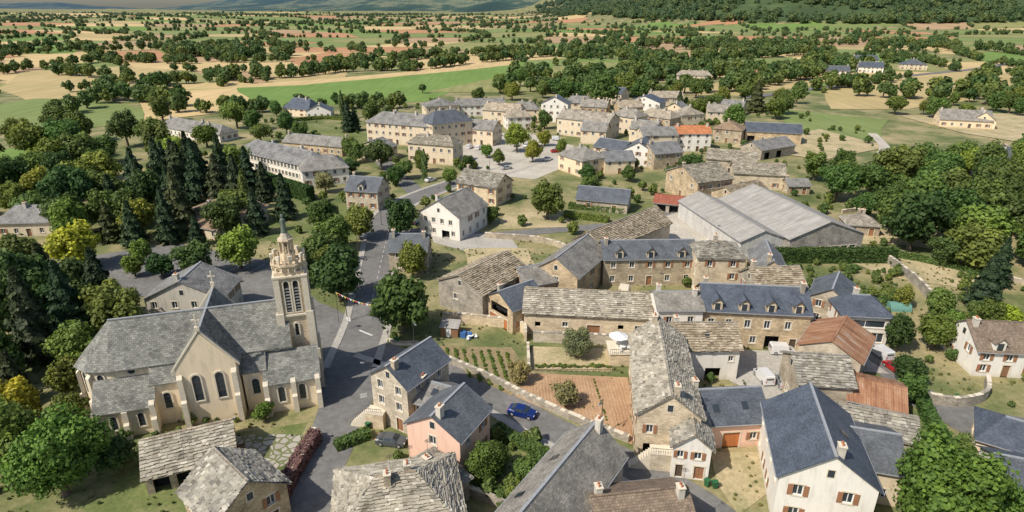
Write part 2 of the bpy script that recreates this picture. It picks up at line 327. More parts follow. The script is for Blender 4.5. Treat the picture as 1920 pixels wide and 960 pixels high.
# ------------------------------------------------ village houses  (x, y metres; heading of the front wall; length, depth, eaves)
ho=house
ho('wash_house',-44.9,59,24,10.2,8,2.6,2.6,'x','lauze','stone',[(.8,2.6,0,2.2,'g'),(3.4,6.4,0,2.2,'g'),(7.2,9.4,0,2.2,'g')],None,None,None,chim=0)
ho('stone_house',-31.7,49.4,49,8.5,8,4.8,3.2,'y','lauze_grey','stone',(2,2),(2,2),(2,2),chim=0,k='s')
ho('stone_townhouse',-20,74,-33,6.8,9,7.9,2.4,'y','slate','stone_pale',(2,3),(2,3),(2,3),k='w',chim=1)
ho('stone_annexe',-14.2,71.6,-25,5.2,5.8,5.2,1.6,'x','slate_old','stone_pale',(2,2),(1,2),(1,2),chim=1,sky=1)
ho('pink_house',-13.6,65.2,-27,8,7.6,6.2,2.4,'y','slate','plaster_pink',(1,2),(1,2),(2,2),chim=1,k='w',door=0)
ho('lauze_roof_house',-18,45.6,12,13.4,12,5.2,3.4,'x','lauze','stone_grey',(3,2),(2,2),(2,2),hip=4.5,chim=2)
ho('lauze_roof_house',-9.8,54.2,42,6.2,7,3.4,2.2,'y','lauze_grey','stone_grey',(2,1),(2,1),(2,1),hip=2.5,chim=1)
ho('slate_roof_house',13.6,59.6,147,7.8,20,5.6,3.4,'y','slate_old','plaster_grey',(2,2),(4,2),(4,2),chim=2,sky=2)
ho('brown_roof_house',9.3,47.6,8,10.5,8,4.4,2.4,'x','tile_brown','plaster_beige',(3,1),(2,1),(2,1),chim=2)
ho('long_stone_barn',2.2,99.4,-6,23.7,8.5,4.4,2.8,'x','lauze','stone_pale',[(2,3,1.6,2.6,'g'),(7,8,1.8,2.8,'w'),(11.5,13.8,0,2.4,'d'),(17,18,1.8,2.7,'g'),(20,21,1.8,2.7,'w')],(1,1),(1,1),(3,1),chim=0)
ho('balcony_house',-4.9,105.3,-51,8,8,5,2.2,'y','slate','stone',[(1.5,6.5,2.6,4.6,'g'),(1.2,3.4,0,2.1,'o'),(4.2,6.4,0,2.1,'o')],(2,1),(2,1),chim=1)
ho('slate_roof_house',2.6,109.7,24,12.9,7.5,4.8,2.4,'x','slate_old','stone',(3,1),(1,1),(1,1),chim=0)
ho('stone_barn',-14.6,110.8,-37,11.3,15,5.6,2.6,'y','lauze_brown','stone_grey',[(4,5,2.8,4,'w')],(2,1),(2,1),(1,1),chim=0)
ho('stone_barn',20.5,125.7,44,26.1,9,6.2,3,'x','lauze_brown','stone_pale',(3,1),(1,1),(1,1),chim=0,door=0)
ho('stone_barn',12.9,110.3,60,15.5,9.5,6.4,3.2,'x','slate_old','stone',(3,2),(1,2),(1,2),chim=0,door=0)
ho('dormer_stone_house',19.5,120.1,2,19.9,7.5,6.4,2.6,'x','slate','stone',(5,2),(1,2),(1,2),chim=1,dorm=3)
ho('tower_house',38.2,115.7,-3,9.4,8.4,8.4,2,'x','lauze_grey','stone_pale',(2,3),(2,3),(2,3),hip=3.5,chim=1)
ho('slate_roof_house',48.3,111.5,-14,6,12,7.2,2.6,'y','slate_old','stone',(2,2),(2,2),(2,2),chim=1)
ho('grey_roof_house',46.4,105,4,9.5,8,6.4,2.6,'x','lauze_brown','stone_grey',(3,2),(2,2),(2,2),chim=1)
ho('slate_roof_house',56,104,-33,7,9,5.6,2.2,'y','slate','stone_grey',(2,2),(2,2),(2,2),chim=0,sky=1)
ho('balcony_house',25.3,94.6,0,7.8,7.4,7.4,1.6,'x','slate_old','plaster_white',(2,2),(1,2),(1,2),chim=2)
ho('dormer_stone_house',33.3,95.1,-6,18,8.6,7.2,3,'x','slate','stone',[(1,2,4,5.5,'w'),(4,5,4,5.5,'w'),(7.2,8.2,4,5.5,'w'),(10.5,11.5,4,5.5,'w'),(14,15,4,5.5,'w'),(1,2,1,2.4,'w'),(4,6.4,0,2.6,'g'),(8.5,9.5,1,2.4,'w'),(11,13.4,0,2.6,'g'),(15.2,16.3,0,2.2,'d')],(2,2),(2,2),chim=2,dorm=4)
ho('lauze_roof_house',26,84.3,0,10.2,7.6,5.6,2.6,'x','lauze_brown','plaster_white',[(5,7.5,0,2.2,'g'),(8.5,9.3,3.4,4.4,'w')],(1,1),(2,2),chim=1,sky=1)
ho('lauze_roof_house',16.4,66.1,-8,8,21,7,3.1,'y','lauze','stone_pale',[(1.2,2.1,4,5.3,'s'),(5.0,6.0,4,5.3,'s'),(1.0,2.2,.1,2.3,'g'),(3.6,4.6,.9,2.2,'w')],(5,2),(3,2),chim=2,k='w')
ho('stone_cottage',20.3,62.2,-10,4.6,7,5,1.9,'y','lauze_grey','plaster_white',[(.5,1.3,3.2,4.3,'s'),(2.6,3.5,3.2,4.3,'s'),(.5,1.4,.1,2.1,'d'),(2.8,4,.1,2.1,'d')],(1,1),(1,1),chim=0)
ho('slate_roof_house',25,67.4,5,9.8,8,4.2,2.6,'x','slate','plaster_pink',[(1,2,1.2,2.4,'w'),(3.6,6,0,2.5,'o'),(7.4,8.4,1.2,2.4,'s')],(1,1),(1,1),chim=1,sky=2)
ho('large_slate_roof_house',30.4,55.0,-14,10.2,14,6.8,3.7,'y','slate','plaster_white',[(1.6,2.7,4.3,5.8,'s'),(6.8,7.9,4.3,5.8,'s'),(1.6,2.7,1.0,2.5,'s'),(4.4,5.6,0,2.2,'d'),(7.6,8.8,1,2.5,'s')],(4,2),(4,2),chim=1,sky=1)
ho('slate_roof_annexe',39.5,59,-16,7,9,5,2.2,'x','slate','plaster_beige',(2,1),(1,1),(2,1),chim=0,door=0)
ho('rust_roof_barn',46.2,86,-38,9,10,5.6,2.2,'y','rust_sheet','stone_pale',(1,1),(1,1),(1,1),chim=0)
ho('lauze_roof_barn',41.6,75.2,-7,7.5,8.5,5.4,2.4,'x','lauze_grey','stone_grey',(1,1),(1,1),(1,1),chim=0,door=0)
ho('rust_roof_shed',48.3,73.6,-25,7,8,3.8,1.4,'x','rust_sheet','stone_grey',(1,1),(1,1),(1,1),chim=0,door=0)
ho('lauze_roof_barn',44.2,67.6,-20,9,6,3.4,1.8,'x','lauze_grey','stone_grey',(1,1),(1,1),(1,1),chim=0,door=2)
ho('modern_slate_house',58.2,96,-7,8.2,8,5.8,2,'x','slate','plaster_white',[(.5,2.4,.5,2.4,'w'),(2.9,5,.5,2.4,'w'),(5.4,7.6,.5,2.4,'w'),(.8,7.4,3.4,4.8,'w')],(2,2),(2,2),hip=2.5,chim=1)
ho('dormer_house',75,85.5,-6,12,9,4.8,3,'x','tile_brown','plaster_white',[(1,2,3,4.2,'s'),(4.5,5.5,3,4.2,'s'),(1,2,.9,2.2,'s'),(4.4,5.6,0,2.2,'d'),(8,9,.9,2.2,'s')],(2,2),(2,2),chim=1,dorm=2)
ho('slate_roof_bungalow',61,65.3,-35,7,8,3.6,2,'x','slate','plaster_cream',(2,1),(2,1),(2,1),hip=2.5,chim=0)
ho('slate_roof_bungalow',57.5,56,-19,7,8,3.6,2,'x','slate','plaster_white',(2,1),(2,1),(2,1),chim=0,sky=1)
ho('farm_hangar',65,134,11,19.5,33,5.6,3.6,'y','fibre_cement','stone_grey',[(.8+2.2*i,2.5+2.2*i,2.1,2.9,'w') for i in range(8)],[(1.5+4*i,3.5+4*i,3.6,4.6,'w') for i in range(7)],None,None,chim=0,k='')
ho('farm_hangar',53.6,134,11,11.3,33,5,2.2,'y','fibre_cement','wall_sheet',None,None,None,None,chim=0,k='')
ho('slate_roof_shed',19,174,-18,15,8,3.4,2.8,'x','slate','stone_grey',(2,1),(1,1),(1,1),chim=0)
ho('cream_villa',17,222,-58,14,12,6,3,'x','slate_old','plaster_cream',(3,2),(2,2),(3,2),(2,2),k='s',hip=5,chim=1)
ho('cream_house',33,214,8,11,9,5,2.4,'x','slate_old','plaster_cream',(3,2),(1,2),(1,2),chim=1)
ho('old_stone_farmhouse',50,194,-68,16,13,6.6,3.4,'y','lauze','stone',(3,2),(3,2),(4,2),chim=1,k='w')
ho('red_roof_shed',41.5,172,-20,8,8,2.8,1.4,'x','red_sheet','stone_grey',[(1,3.5,0,2.2,'g'),(4.5,7,0,2.2,'g')],None,None,None,chim=0)
ho('lauze_roof_barn',73,197,-12,16,10,5,2.6,'x','lauze','stone_pale',(3,1),(2,1),(2,1),chim=0)
ho('lauze_roof_barn',70,218,-22,17,10,5,2.6,'x','lauze','stone_grey',(3,1),(2,1),(2,1),chim=0)
ho('lauze_roof_barn',60,178,-58,10,14,4.5,2.4,'y','lauze_brown','stone',(2,1),(2,1),(2,1),chim=0)
ho('long_slate_barn',103,271,-16,23,13,5,2.8,'x','slate','stone',[(1,4,0,3,'g'),(7,8,1.5,2.5,'w'),(12,15,0,3,'g')],(1,1),(1,1),chim=0)
ho('long_slate_barn',97,236,30,20,10,4,2.6,'x','slate_old','stone_grey',[(2,5,0,2.8,'g'),(9,12,0,2.8,'g'),(15,16,1,2,'w')],(1,1),(1,1),chim=0)
ho('orange_roof_house',68,252,0,14,10,7.4,2.4,'x','tile_orange','plaster_white',(4,3),(2,2),(2,2),chim=2)
ho('brown_roof_house',53,248,6,14.5,10,7.4,2.4,'x','slate_old','plaster_beige',(4,3),(2,2),(2,2),chim=1)
ho('slate_roof_house',32,239,-40,13,10,5,2.6,'x','slate','plaster_beige',(3,2),(2,2),(2,2),chim=1,k='s')
ho('slate_roof_house',42,229,-22,11,12,6,3,'y','slate','plaster_white',(3,2),(2,2),(3,2),chim=1,sky=2)
ho('slate_roof_house',52,221,19,12,11,6,2.8,'x','slate_old','stone',(3,2),(2,2),(3,2),chim=1)
ho('lauze_roof_house',-17,183,-29,14,10,5.8,3,'x','lauze_grey','stone_pale',(4,2),(2,2),(2,2),chim=1,k='s')
ho('white_townhouse',-24.4,153,-28,12.5,14,6.2,3.8,'y','slate_old','plaster_white',[(1.5+2.6*i,2.5+2.6*i,3.9,5.2,'w') for i in range(4)]+[(1.5,2.5,1,2.3,'w'),(4.1,5.1,1,2.3,'w'),(7,9.4,0,2.2,'g'),(10,11,1,2.3,'w')],(4,2),(4,2),chim=1)
ho('stone_house',-49,174,-12,10,9,6,3,'x','slate','stone_pale',(3,2),(2,2),(2,2),chim=1,k='s',dorm=1)
ho('beige_townhouse',-40,234,-20,19,9,7.4,2.6,'x','lauze','plaster_beige',(6,2),(2,2),(2,2),hip=3,chim=1,k='w')
ho('school_building',-103,227,-36,42,12,6,3.4,'x','slate_old','plaster_white',[(1.2+2*i,2.5+2*i,3.7,5.3,'w') for i in range(20)]+[(1.2+2*i,2.5+2*i,.9,2.5,'w') for i in range(20)],(3,2),(3,2),hip=4,chim=2)
ho('school_building',-69,197,24,15,14,5.6,3.2,'x','slate_old','plaster_white',(5,2),(2,2),(3,2),hip=4,chim=0)
ho('town_hall',-64,271,-22,31,13,9,3.6,'x','slate_old','plaster_beige',(9,3),(3,3),(3,3),hip=4.5,chim=3)
ho('hotel_building',-33,256,33,19,13,10.5,4,'x','slate','plaster_beige',(6,3),(4,3),(3,3),hip=4.5,chim=2)
FAR=[(-45,327,20,18,11,7,3,'slate_old','plaster_beige'),(-30,337,10,27,14,6,2.6,'slate_old','plaster_white'),(-15,318,-24,19,11,7,3,'lauze_flat','plaster_beige'),(0,325,0,14,10,6,3,'slate_old','plaster_cream'),
(15,322,-15,14,9,9.5,3.4,'slate','plaster_white'),(21,288,-33,26,12,8,3.2,'lauze_flat','plaster_beige'),(48,296,-45,13,10,8,3,'lauze_flat','plaster_beige'),(50,262,-34,11,10,8,2.8,'slate_old','plaster_beige'),
(65,350,-30,18,11,7,3,'slate','plaster_white'),(62,302,-45,17,10,7,3,'lauze_flat','stone'),(80,362,0,19,10,7,3,'lauze_flat','plaster_beige'),(112,348,-30,16,9,5,2.6,'slate_old','plaster_beige'),
(89,272,-30,12,9,6,3,'tile_brown','stone'),(-21,268,-25,14,9,7,3,'slate_old','plaster_beige'),(51,388,-35,18,11,7,3,'slate','plaster_beige'),(-125,341,-25,18,11,4.6,4.6,'slate','plaster_cream'),
(-110,332,5,13,9,4,3,'slate','plaster_white'),(-165,290,-33,26,11,3.6,3.4,'slate_old','plaster_white'),(-144,277,-25,17,10,3.6,3,'slate_old','plaster_white'),(-95,253,-21,29,9,4,2.6,'slate_old','stone'),
(-61,238,-22,13,9,5,2.6,'slate_old','plaster_beige'),(129,497,-12,26,11,6,3,'lauze_flat','plaster_beige'),(342,640,0,24,11,6,4,'slate','plaster_white'),(313,577,-20,20,11,5,4,'slate','plaster_white'),
(367,604,-20,22,12,5,4.5,'slate','plaster_beige'),(267,542,-10,19,10,5,3.6,'slate','plaster_white'),(213,308,-20,22,12,4,4,'slate_old','plaster_cream'),(173,226,-18,15,11,3.8,3.4,'slate','plaster_cream'),
(-88.7,158.5,-19,18,11,4.6,2.4,'tile_brown','plaster_beige'),(-88,153,-24,14,7,3,1.4,'tile_brown','plaster_beige'),(-134,150,5,16,10,4,3,'slate_old','plaster_beige'),(-27.8,128,0,8.6,8,5,2.6,'slate','stone_grey'),
(-67.8,101.6,2,14,9,6,3.4,'slate_old','plaster_grey'),(88,152,-11,8,7,3,1.8,'lauze_flat','stone'),(88,189,0,7,6,3,1.4,'slate_old','stone'),(30,268,-20,11,9,6,2.8,'slate_old','plaster_beige'),
(82,300,20,13,9,7,3,'lauze_flat','plaster_beige'),(36,330,-20,14,10,7,3,'lauze_flat','stone'),(100,318,-10,15,9,6,3,'lauze_flat','plaster_beige'),(-2,300,15,12,9,6,3,'lauze_flat','plaster_white'),(78,322,-35,12,9,7,3,'slate_old','plaster_cream'),(56,325,10,13,9,7,3,'lauze_flat','stone'),(30,350,-10,15,9,6,3,'slate_old','plaster_beige'),(235,300,60,11,10,4,4,'slate_old','plaster_cream')]
for i,(x,y,a,L,D,h,rs,rf,wl) in enumerate(FAR):
    rows=3 if h>8.5 else 2 if h>4.3 else 1
    ho({'slate':'slate_roof_house','slate_old':'grey_roof_house','lauze_flat':'lauze_roof_house','tile_brown':'brown_roof_house'}[rf],x,y,a,L,D,h,rs,'x' if i%4 else 'y',rf,wl,(max(2,int(L/3.2)),rows),(2,rows),(3,rows),chim=1+i%2,k='w',hip=(3 if i%3==0 else 0))
# ------------------------------------------------ church
def arch_pts(w,z0,z1,n=8):
    r=w/2; pts=[(-r,z0),(r,z0)]; zs=z1-r
    for i in range(n+1):
        a=pi*i/n; pts.append((r*cos(a),zs+r*sin(a)))
    return pts
def arched(P,O,d,u,z0,z1,w,pointed=0,gl='glass'):
    n=(d[1],-d[0])
    def p(a,z,o): return (O[0]+d[0]*(u+a)+n[0]*o,O[1]+d[1]*(u+a)+n[1]*o,z)
    i_=arch_pts(w,z0,z1); o_=arch_pts(w+.44,z0-.2,z1+.24)
    P['windows'].face([p(a,z,.015) for a,z in i_],gl)
    for k in range(len(i_)):
        j=(k+1)%len(i_); A,B,C,D=i_[k],i_[j],o_[j],o_[k]
        P['trim'].face([p(*D,.14),p(*C,.14),p(*B,.14),p(*A,.14)],'trim'); P['trim'].face([p(*A,.14),p(*B,.14),p(*B,0),p(*A,0)],'trim'); P['trim'].face([p(*C,.14),p(*D,.14),p(*D,0),p(*C,0)],'trim')
    for zz in [z0+ (z1-z0)*t for t in (.25,.5,.72)]:
        P['windows'].hexa([p(-w/2,zz,.05),p(w/2,zz,.05),p(w/2,zz,.02),p(-w/2,zz,.02),p(-w/2,zz+.06,.05),p(w/2,zz+.06,.05),p(w/2,zz+.06,.02),p(-w/2,zz+.06,.02)],'metal')
def oculus(P,O,d,u,z,r):
    n=(d[1],-d[0])
    def p(a,q,o): return (O[0]+d[0]*(u+a)+n[0]*o,O[1]+d[1]*(u+a)+n[1]*o,z+q)
    N=20; ci=[(r*cos(2*pi*i/N),r*sin(2*pi*i/N)) for i in range(N)]; co=[(a*1.35,b*1.35) for a,b in ci]
    P['windows'].face([p(a,b,.015) for a,b in ci],'glass')
    for i in range(N):
        j=(i+1)%N; P['trim'].face([p(*co[i],.12),p(*co[j],.12),p(*ci[j],.12),p(*ci[i],.12)],'trim'); P['trim'].face([p(*ci[i],.12),p(*ci[j],.12),p(*ci[j],0),p(*ci[i],0)],'trim'); P['trim'].face([p(*co[j],.12),p(*co[i],.12),p(*co[i],0),p(*co[j],0)],'trim')
def church():
    E=empty('parish_church',(-33.2,84,0),radians(17)); P={q:MB() for q in ('walls','roof','windows','trim','shutters','doors','tower','statue','crosses','buttresses')}
    RECTS.append((-60,70,radians(17),30,20))
    W='church_plaster'; S='slate_church'; w=P['walls']; rf=P['roof']; bt=P['buttresses']
    def but(x,y,dx,dy,h,dep=.9):
        hw=.35; t=(-dy,dx)
        def q(a,o,z): return (x+t[0]*a+dx*o,y+t[1]*a+dy*o,z)
        for dd,z0,z1 in ((dep,0,h*.55),(dep*.55,h*.55,h)):
            bt.hexa([q(-hw,0,z0),q(-hw,dd,z0),q(hw,dd,z0),q(hw,0,z0),q(-hw,0,z1+.5),q(-hw,dd,z1),q(hw,dd,z1),q(hw,0,z1+.5)],'trim')
    NZ=9.6; RZ=14.9
    wall(P,(-25,-4),(1,0),24,NZ,[],W); wall(P,(-1,4),(-1,0),24,NZ,[],W)
    for e in (-1,1): rf.slab([(-25,e*4.5,NZ-.5),(-1,e*4.5,NZ-.5),(-1,0,RZ),(-25,0,RZ)][::-e],S)
    rf.box(-25,-1,-.14,.14,RZ-.04,RZ+.12,'zinc')
    w.face([(-1,-4,NZ),(-1,4,NZ),(-1,0,RZ-.2)],W); wall(P,(-1,-4),(0,1),8,NZ,[],W)
    ap=[(-25,-4),(-27.8,-3.2),(-29.6,-1.2),(-29.6,1.2),(-27.8,3.2),(-25,4)][::-1]
    for a,b_ in zip(ap,ap[1:]):
        L=hypot(b_[0]-a[0],b_[1]-a[1]); d=((b_[0]-a[0])/L,(b_[1]-a[1])/L); wall(P,a,d,L,NZ,[],W)
        arched(P,a,d,L/2,5,8.4,.9); ea=(-25+(a[0]+25)*1.12,a[1]*1.12,NZ-.5); eb=(-25+(b_[0]+25)*1.12,b_[1]*1.12,NZ-.5)
        rf.slab([ea,eb,(-25,0,RZ)],S)
    for a in ap[1:-1]: l_=hypot(a[0]+25,a[1]); but(a[0],a[1],(a[0]+25)/l_,a[1]/l_,8)
    x0,x1=-16.2,-8.4; yf=-7.2; yb=8; xc=(x0+x1)/2; TZ=9.4; TR=14.6
    wall(P,(x0,yf),(1,0),x1-x0,TZ,[],W); wall(P,(x1,yf),(0,1),yb-yf,TZ,[],W); wall(P,(x1,yb),(-1,0),x1-x0,TZ,[],W); wall(P,(x0,yb),(0,-1),yb-yf,TZ,[],W)
    w.face([(x0,yf,TZ),(x1,yf,TZ),(xc,yf,TR)],W); w.face([(x1,yb,TZ),(x0,yb,TZ),(xc,yb,TR)],W)
    rf.slab([(x1+.5,yf+.25,TZ-.5),(x1+.5,yb,TZ-.5),(xc,yb,TR+.25),(xc,yf+.25,TR+.25)],S); rf.slab([(x0-.5,yb,TZ-.5),(x0-.5,yf+.25,TZ-.5),(xc,yf+.25,TR+.25),(xc,yb,TR+.25)],S)
    rf.box(xc-.14,xc+.14,yf,yb,TR+.22,TR+.36,'zinc')
    for a,b_ in (((x0-.5,TZ-.5),(xc,TR+.3)),((xc,TR+.3),(x1+.5,TZ-.5))):
        for yy in ((yf-.08,yf+.3),(yb-.3,yb+.08)):
            P['trim'].hexa([(a[0],yy[0],a[1]-.1),(b_[0],yy[0],b_[1]-.1),(b_[0],yy[1],b_[1]-.1),(a[0],yy[1],a[1]-.1),(a[0],yy[0],a[1]+.28),(b_[0],yy[0],b_[1]+.28),(b_[0],yy[1],b_[1]+.28),(a[0],yy[1],a[1]+.28)],'trim')
    for yy in (yf,yb):
        c=P['crosses']; z=TR+.45; c.box(xc-.3,xc+.3,yy-.25,yy+.25,z,z+.6,'trim'); c.box(xc-.1,xc+.1,yy-.1,yy+.1,z+.6,z+2.4,'trim'); c.box(xc-.55,xc-.1,yy-.1,yy+.1,z+1.5,z+1.7,'trim'); c.box(xc+.1,xc+.55,yy-.1,yy+.1,z+1.5,z+1.7,'trim')
    arched(P,(x0,yf),(1,0),2.4,4.0,8.2,1.1); arched(P,(x0,yf),(1,0),5.4,4.0,8.2,1.1)
    for xx in (x0+.4,x1-.4): but(xx,yf,0,-1,8)
    def aisle(a,b_,dep,h,ht,side,wins):
        y1=side*dep; yi=side*4
        if side<0: wall(P,(a,y1),(1,0),b_-a,h,[],W); wall(P,(b_,y1),(0,1),abs(y1)-4,h,[],W); wall(P,(a,yi),(0,-1),abs(y1)-4,h,[],W)
        else: wall(P,(b_,y1),(-1,0),b_-a,h,[],W); wall(P,(b_,yi),(0,1),abs(y1)-4,h,[],W); wall(P,(a,y1),(0,-1),abs(y1)-4,h,[],W)
        for xx in (a,b_): w.face([(xx,y1,h),(xx,yi,h),(xx,yi,ht)],W)
        s=(ht-h)/(dep-4)
        rf.slab([(a-.3,y1+side*.4,h-.4*s+.16),(b_+.3,y1+side*.4,h-.4*s+.16),(b_+.3,yi,ht+.16),(a-.3,yi,ht+.16)][::1 if side<0 else -1],S)
        for u,z0,z1,ww in wins:
            if side<0: arched(P,(a,y1),(1,0),u,z0,z1,ww)
    aisle(-19.8,-16.6,5.6,7.2,9.2,-1,[(1.5,2.6,5.2,.95)]); aisle(-27,-19.8,7.2,4.6,7.6,-1,[(2,1.4,3.6,.8),(5.4,1.4,3.6,.8)])
    aisle(-8.1,-5,5.8,7.0,9.2,-1,[(1.6,2.8,5.4,1)]); aisle(-5,2.4,7.4,5.2,8.4,-1,[(2,1.7,4.3,.9),(4.9,1.7,4.3,.9)])
    aisle(-27,-17,8,4.8,8.2,1,[]); aisle(-8,0,8,4.8,8.2,1,[])
    oculus(P,(-25,-4),(1,0),2.6,8.6,.5); oculus(P,(-25,-4),(1,0),22,9,.4)
    for xx,yy,hh in ((-27,-7.2,4.2),(-23.4,-7.2,4.2),(-19.9,-7.2,4.8),(-5,-7.4,5),(-1.2,-7.4,5),(2.2,-7.4,5)): but(xx,yy,0,-1,hh)
    T=P['tower']; m='stone_pale'; hw=2.1
    T.box(-hw,hw,-hw,hw,0,20,m)
    for sx in (-1,1):
        for sy in (-1,1):
            for z0,z1,e in ((0,7,.8),(7,13.5,.55),(13.5,19.4,.3)):
                T.box(*sorted((sx*(hw-.55),sx*(hw+e))),*sorted((sy*(hw+.004),sy*(hw+e*.6+.1))),z0,z1,'trim')
                T.box(*sorted((sx*(hw+.004),sx*(hw+e*.6+.1))),*sorted((sy*(hw-.55),sy*hw)),z0,z1,'trim')
    for O,d in (((-hw,-hw),(1,0)),((hw,-hw),(0,1)),((hw,hw),(-1,0)),((-hw,hw),(0,-1))):
        for u in (1.45,2.75): 
            arched(P,O,d,u,13.6,18.6,.75,0,'dark')
        arched(P,O,d,2.1,9.6,11.6,.5,0,'dark')
        n=(d[1],-d[0])
        for k in range(8):
            for u in (1.45,2.75):
                z=13.8+k*.5
                def p(a,o,zz): return (O[0]+d[0]*(u+a)+n[0]*o,O[1]+d[1]*(u+a)+n[1]*o,zz)
                P['windows'].face([p(-.37,.12,z),p(.37,.12,z),p(.37,.03,z+.22),p(-.37,.03,z+.22)],'slate_old')
    for z,e in ((7,.25),(12.9,.3),(19.2,.35)): T.box(-hw-e,hw+e,-hw-e,hw+e,z,z+.28,'trim')
    T.prism(0,0,20,20.9,hw*1.05,hw*1.22,8,m,pi/8); T.prism(0,0,20.9,21.15,hw*1.28,hw*1.28,8,m,pi/8)
    for i in range(16):
        a=2*pi*(i+.5)/16; M=Matrix.Rotation(a,4,'Z'); T.box(hw*1.04,hw*1.15,-.24,.24,21.15,21.9,m,T=M)
        if i%2==0: T.box(hw*1.02,hw*1.17,-.3,.3,21.9,22.5,'trim',T=M)
        T.box(hw*1.0,hw*1.2,-.1,.1,20.0,20.6,'trim',T=Matrix.Rotation(2*pi*i/16,4,'Z'))
    T.prism(0,0,21.15,22.4,1.2,1.1,8,m,pi/8)
    for i in range(8):
        T.box(.76,1.02,-.12,.12,22.4,24.3,m,T=Matrix.Rotation(2*pi*i/8+pi/8,4,'Z'))
    T.prism(0,0,22.4,24.3,.5,.5,8,'stone_grey'); T.prism(0,0,24.3,24.55,1.2,1.15,8,m,pi/8); T.prism(0,0,24.55,25.4,.95,.45,8,'stone_grey',pi/8)
    st=P['statue']; prof=[(25.4,.45),(25.6,.43),(26,.4),(26.5,.36),(26.9,.33),(27.3,.36),(27.55,.3),(27.65,.11),(27.7,.16),(27.85,.21),(28.0,.17),(28.1,.21),(28.25,.05)]
    for (z,r),(z2,r2) in zip(prof,prof[1:]): st.prism(0,0,z,z2,r,r2,12,'verdigris')
    for e in (-1,1): st.hexa([(e*.25,-.08,27.2),(e*.25,.08,27.2),(e*.3,.08,27.32),(e*.3,-.08,27.32),(e*.6,-.35,26.75),(e*.6,-.2,26.75),(e*.62,-.2,26.9),(e*.62,-.35,26.9)],'verdigris')
    for n,mb in P.items(): mb.obj(n,E)
church()
# ------------------------------------------------ ground, fields, roads
def wood(x,y): return sst(1400,2500,y)*sst(150,1150,x+(y-1500)*.1)
def elev(x,y):
    d=hypot(x,y); e=sst(900,2600,d)*(18*noise.noise((x*.0012,y*.0012,0))+8)
    e+=wood(x,y)*150*(1+.4*noise.noise((x*.0011,y*.0011,3)))
    return max(e,0)
def sheet_grid(name,xs,ys,f,mat):
    v=[(x,y,f(x,y)) for y in ys for x in xs]; nx=len(xs); F=[(j*nx+i,j*nx+i+1,(j+1)*nx+i+1,(j+1)*nx+i) for j in range(len(ys)-1) for i in range(nx-1)]
    me=bpy.data.meshes.new(name); me.from_pydata(v,[],F); me.materials.append(MATS[mat]); me.polygons.foreach_set('use_smooth',[True]*len(F))
    o=bpy.data.objects.new(name,me); SC.collection.objects.link(o); return o
sheet_grid('ground',[-9000+200*i for i in range(91)],[-300+100*i for i in range(20)]+[1700+150*i for i in range(60)],elev,'ground')
sheet_grid('wooded_hill',[300+80*i for i in range(70)],[1450+80*i for i in range(40)],lambda x,y: elev(x,y)+(5 if wood(x,y)>.08 else -20),'forest_floor')
def hill(x,y):
    e=0
    for cx,cy,rx,ry,hh in ((-100,8000,1700,1500,300),(-1700,8800,1500,1300,190),(-3200,9500,1500,1300,120),(1600,7200,1300,1300,300),(3600,8500,2300,1500,420),(1500,10500,3000,1500,420),(2400,5600,1300,900,170),(-8000,10500,1600,1200,110),(4200,5200,1500,1300,260),(300,6000,600,600,90),(-1100,6300,700,500,60)):
        e+=hh*exp(-((x-cx)/rx)**2-((y-cy)/ry)**2)
    return e*(1+.55*noise.fractal((x*.0008,y*.0008,1),1,2,6))-12
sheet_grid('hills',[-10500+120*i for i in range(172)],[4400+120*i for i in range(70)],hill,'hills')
def inside(p,poly):
    c=False; n=len(poly); x,y=p
    for i in range(n):
        x1,y1=poly[i]; x2,y2=poly[(i+1)%n]
        if (y1>y)!=(y2>y) and x<(x2-x1)*(y-y1)/(y2-y1)+x1: c=not c
    return c
def pp(s): return [tuple(map(float,q.split(','))) for q in s.split()]
def rough(poly,step,j):
    out=[]
    for i in range(len(poly)):
        a,b=poly[i],poly[(i+1)%len(poly)]; n=max(1,int(hypot(b[0]-a[0],b[1]-a[1])/step))
        for k in range(n): out.append((lerp(a[0],b[0],k/n)+R.uniform(-j,j),lerp(a[1],b[1],k/n)+R.uniform(-j,j)))
    return out
def poly(name,s,mat,z,j=.4,step=5):
    pts=pp(s) if isinstance(s,str) else s
    q=rough(pts,step,j); me=bpy.data.meshes.new(name); me.from_pydata([(x,y,z) for x,y in q],[],[tuple(range(len(q)))]); me.materials.append(MATS[mat])
    o=bpy.data.objects.new(name,me); SC.collection.objects.link(o); return pts
FP=[]
def field(s,mat): FP.append(poly('field',s,mat,.12+.006*len(FP),2,25))
field('-247,449 -162,480 -49,591 0,652 39,677 41,618 -35,464 -54,396 -86,389 -149,364 -184,385','field_green')
field('-219,480 -171,509 -57,618 0,711 0,652 -49,591 -162,480 -204,464','field_tan')
field('-376,464 -448,582 -392,634 -324,607 -261,434 -304,396','field_tan2'); field('-315,385 -309,408 -274,408 -212,364 -190,320 -214,298 -248,298 -300,330','field_green2')
field('-216,256 -204,258 -180,246 -174,228 -165,202 -188,220','field_green'); field('-585,734 -574,868 -452,697 -471,607','field_tan')
field('-414,1145 -257,1203 -192,1061 -244,868 -313,949','field_red'); field('-560,868 -474,868 -376,719 -417,677','field_red'); field('-256,734 -236,838 -163,818 -212,634','field_red')
field('-113,677 -43,868 133,949 26,774 -46,607 -80,596','field_tan'); field('168,924 251,868 207,734 149,749','field_brown')
field('58,697 124,677 136,582 75,558','field_olive'); field('153,374 178,345 200,328 166,273 140,267 141,320','field_green2'); field('203,408 235,464 441,607 440,558 332,421 230,364 187,364','field_tan2')
field('569,818 752,1145 1069,1361 650,818','field_green2'); field('640,1145 734,1145 564,924','field_tan'); field('-60,440 -20,520 40,560 90,500 40,430','field_olive')
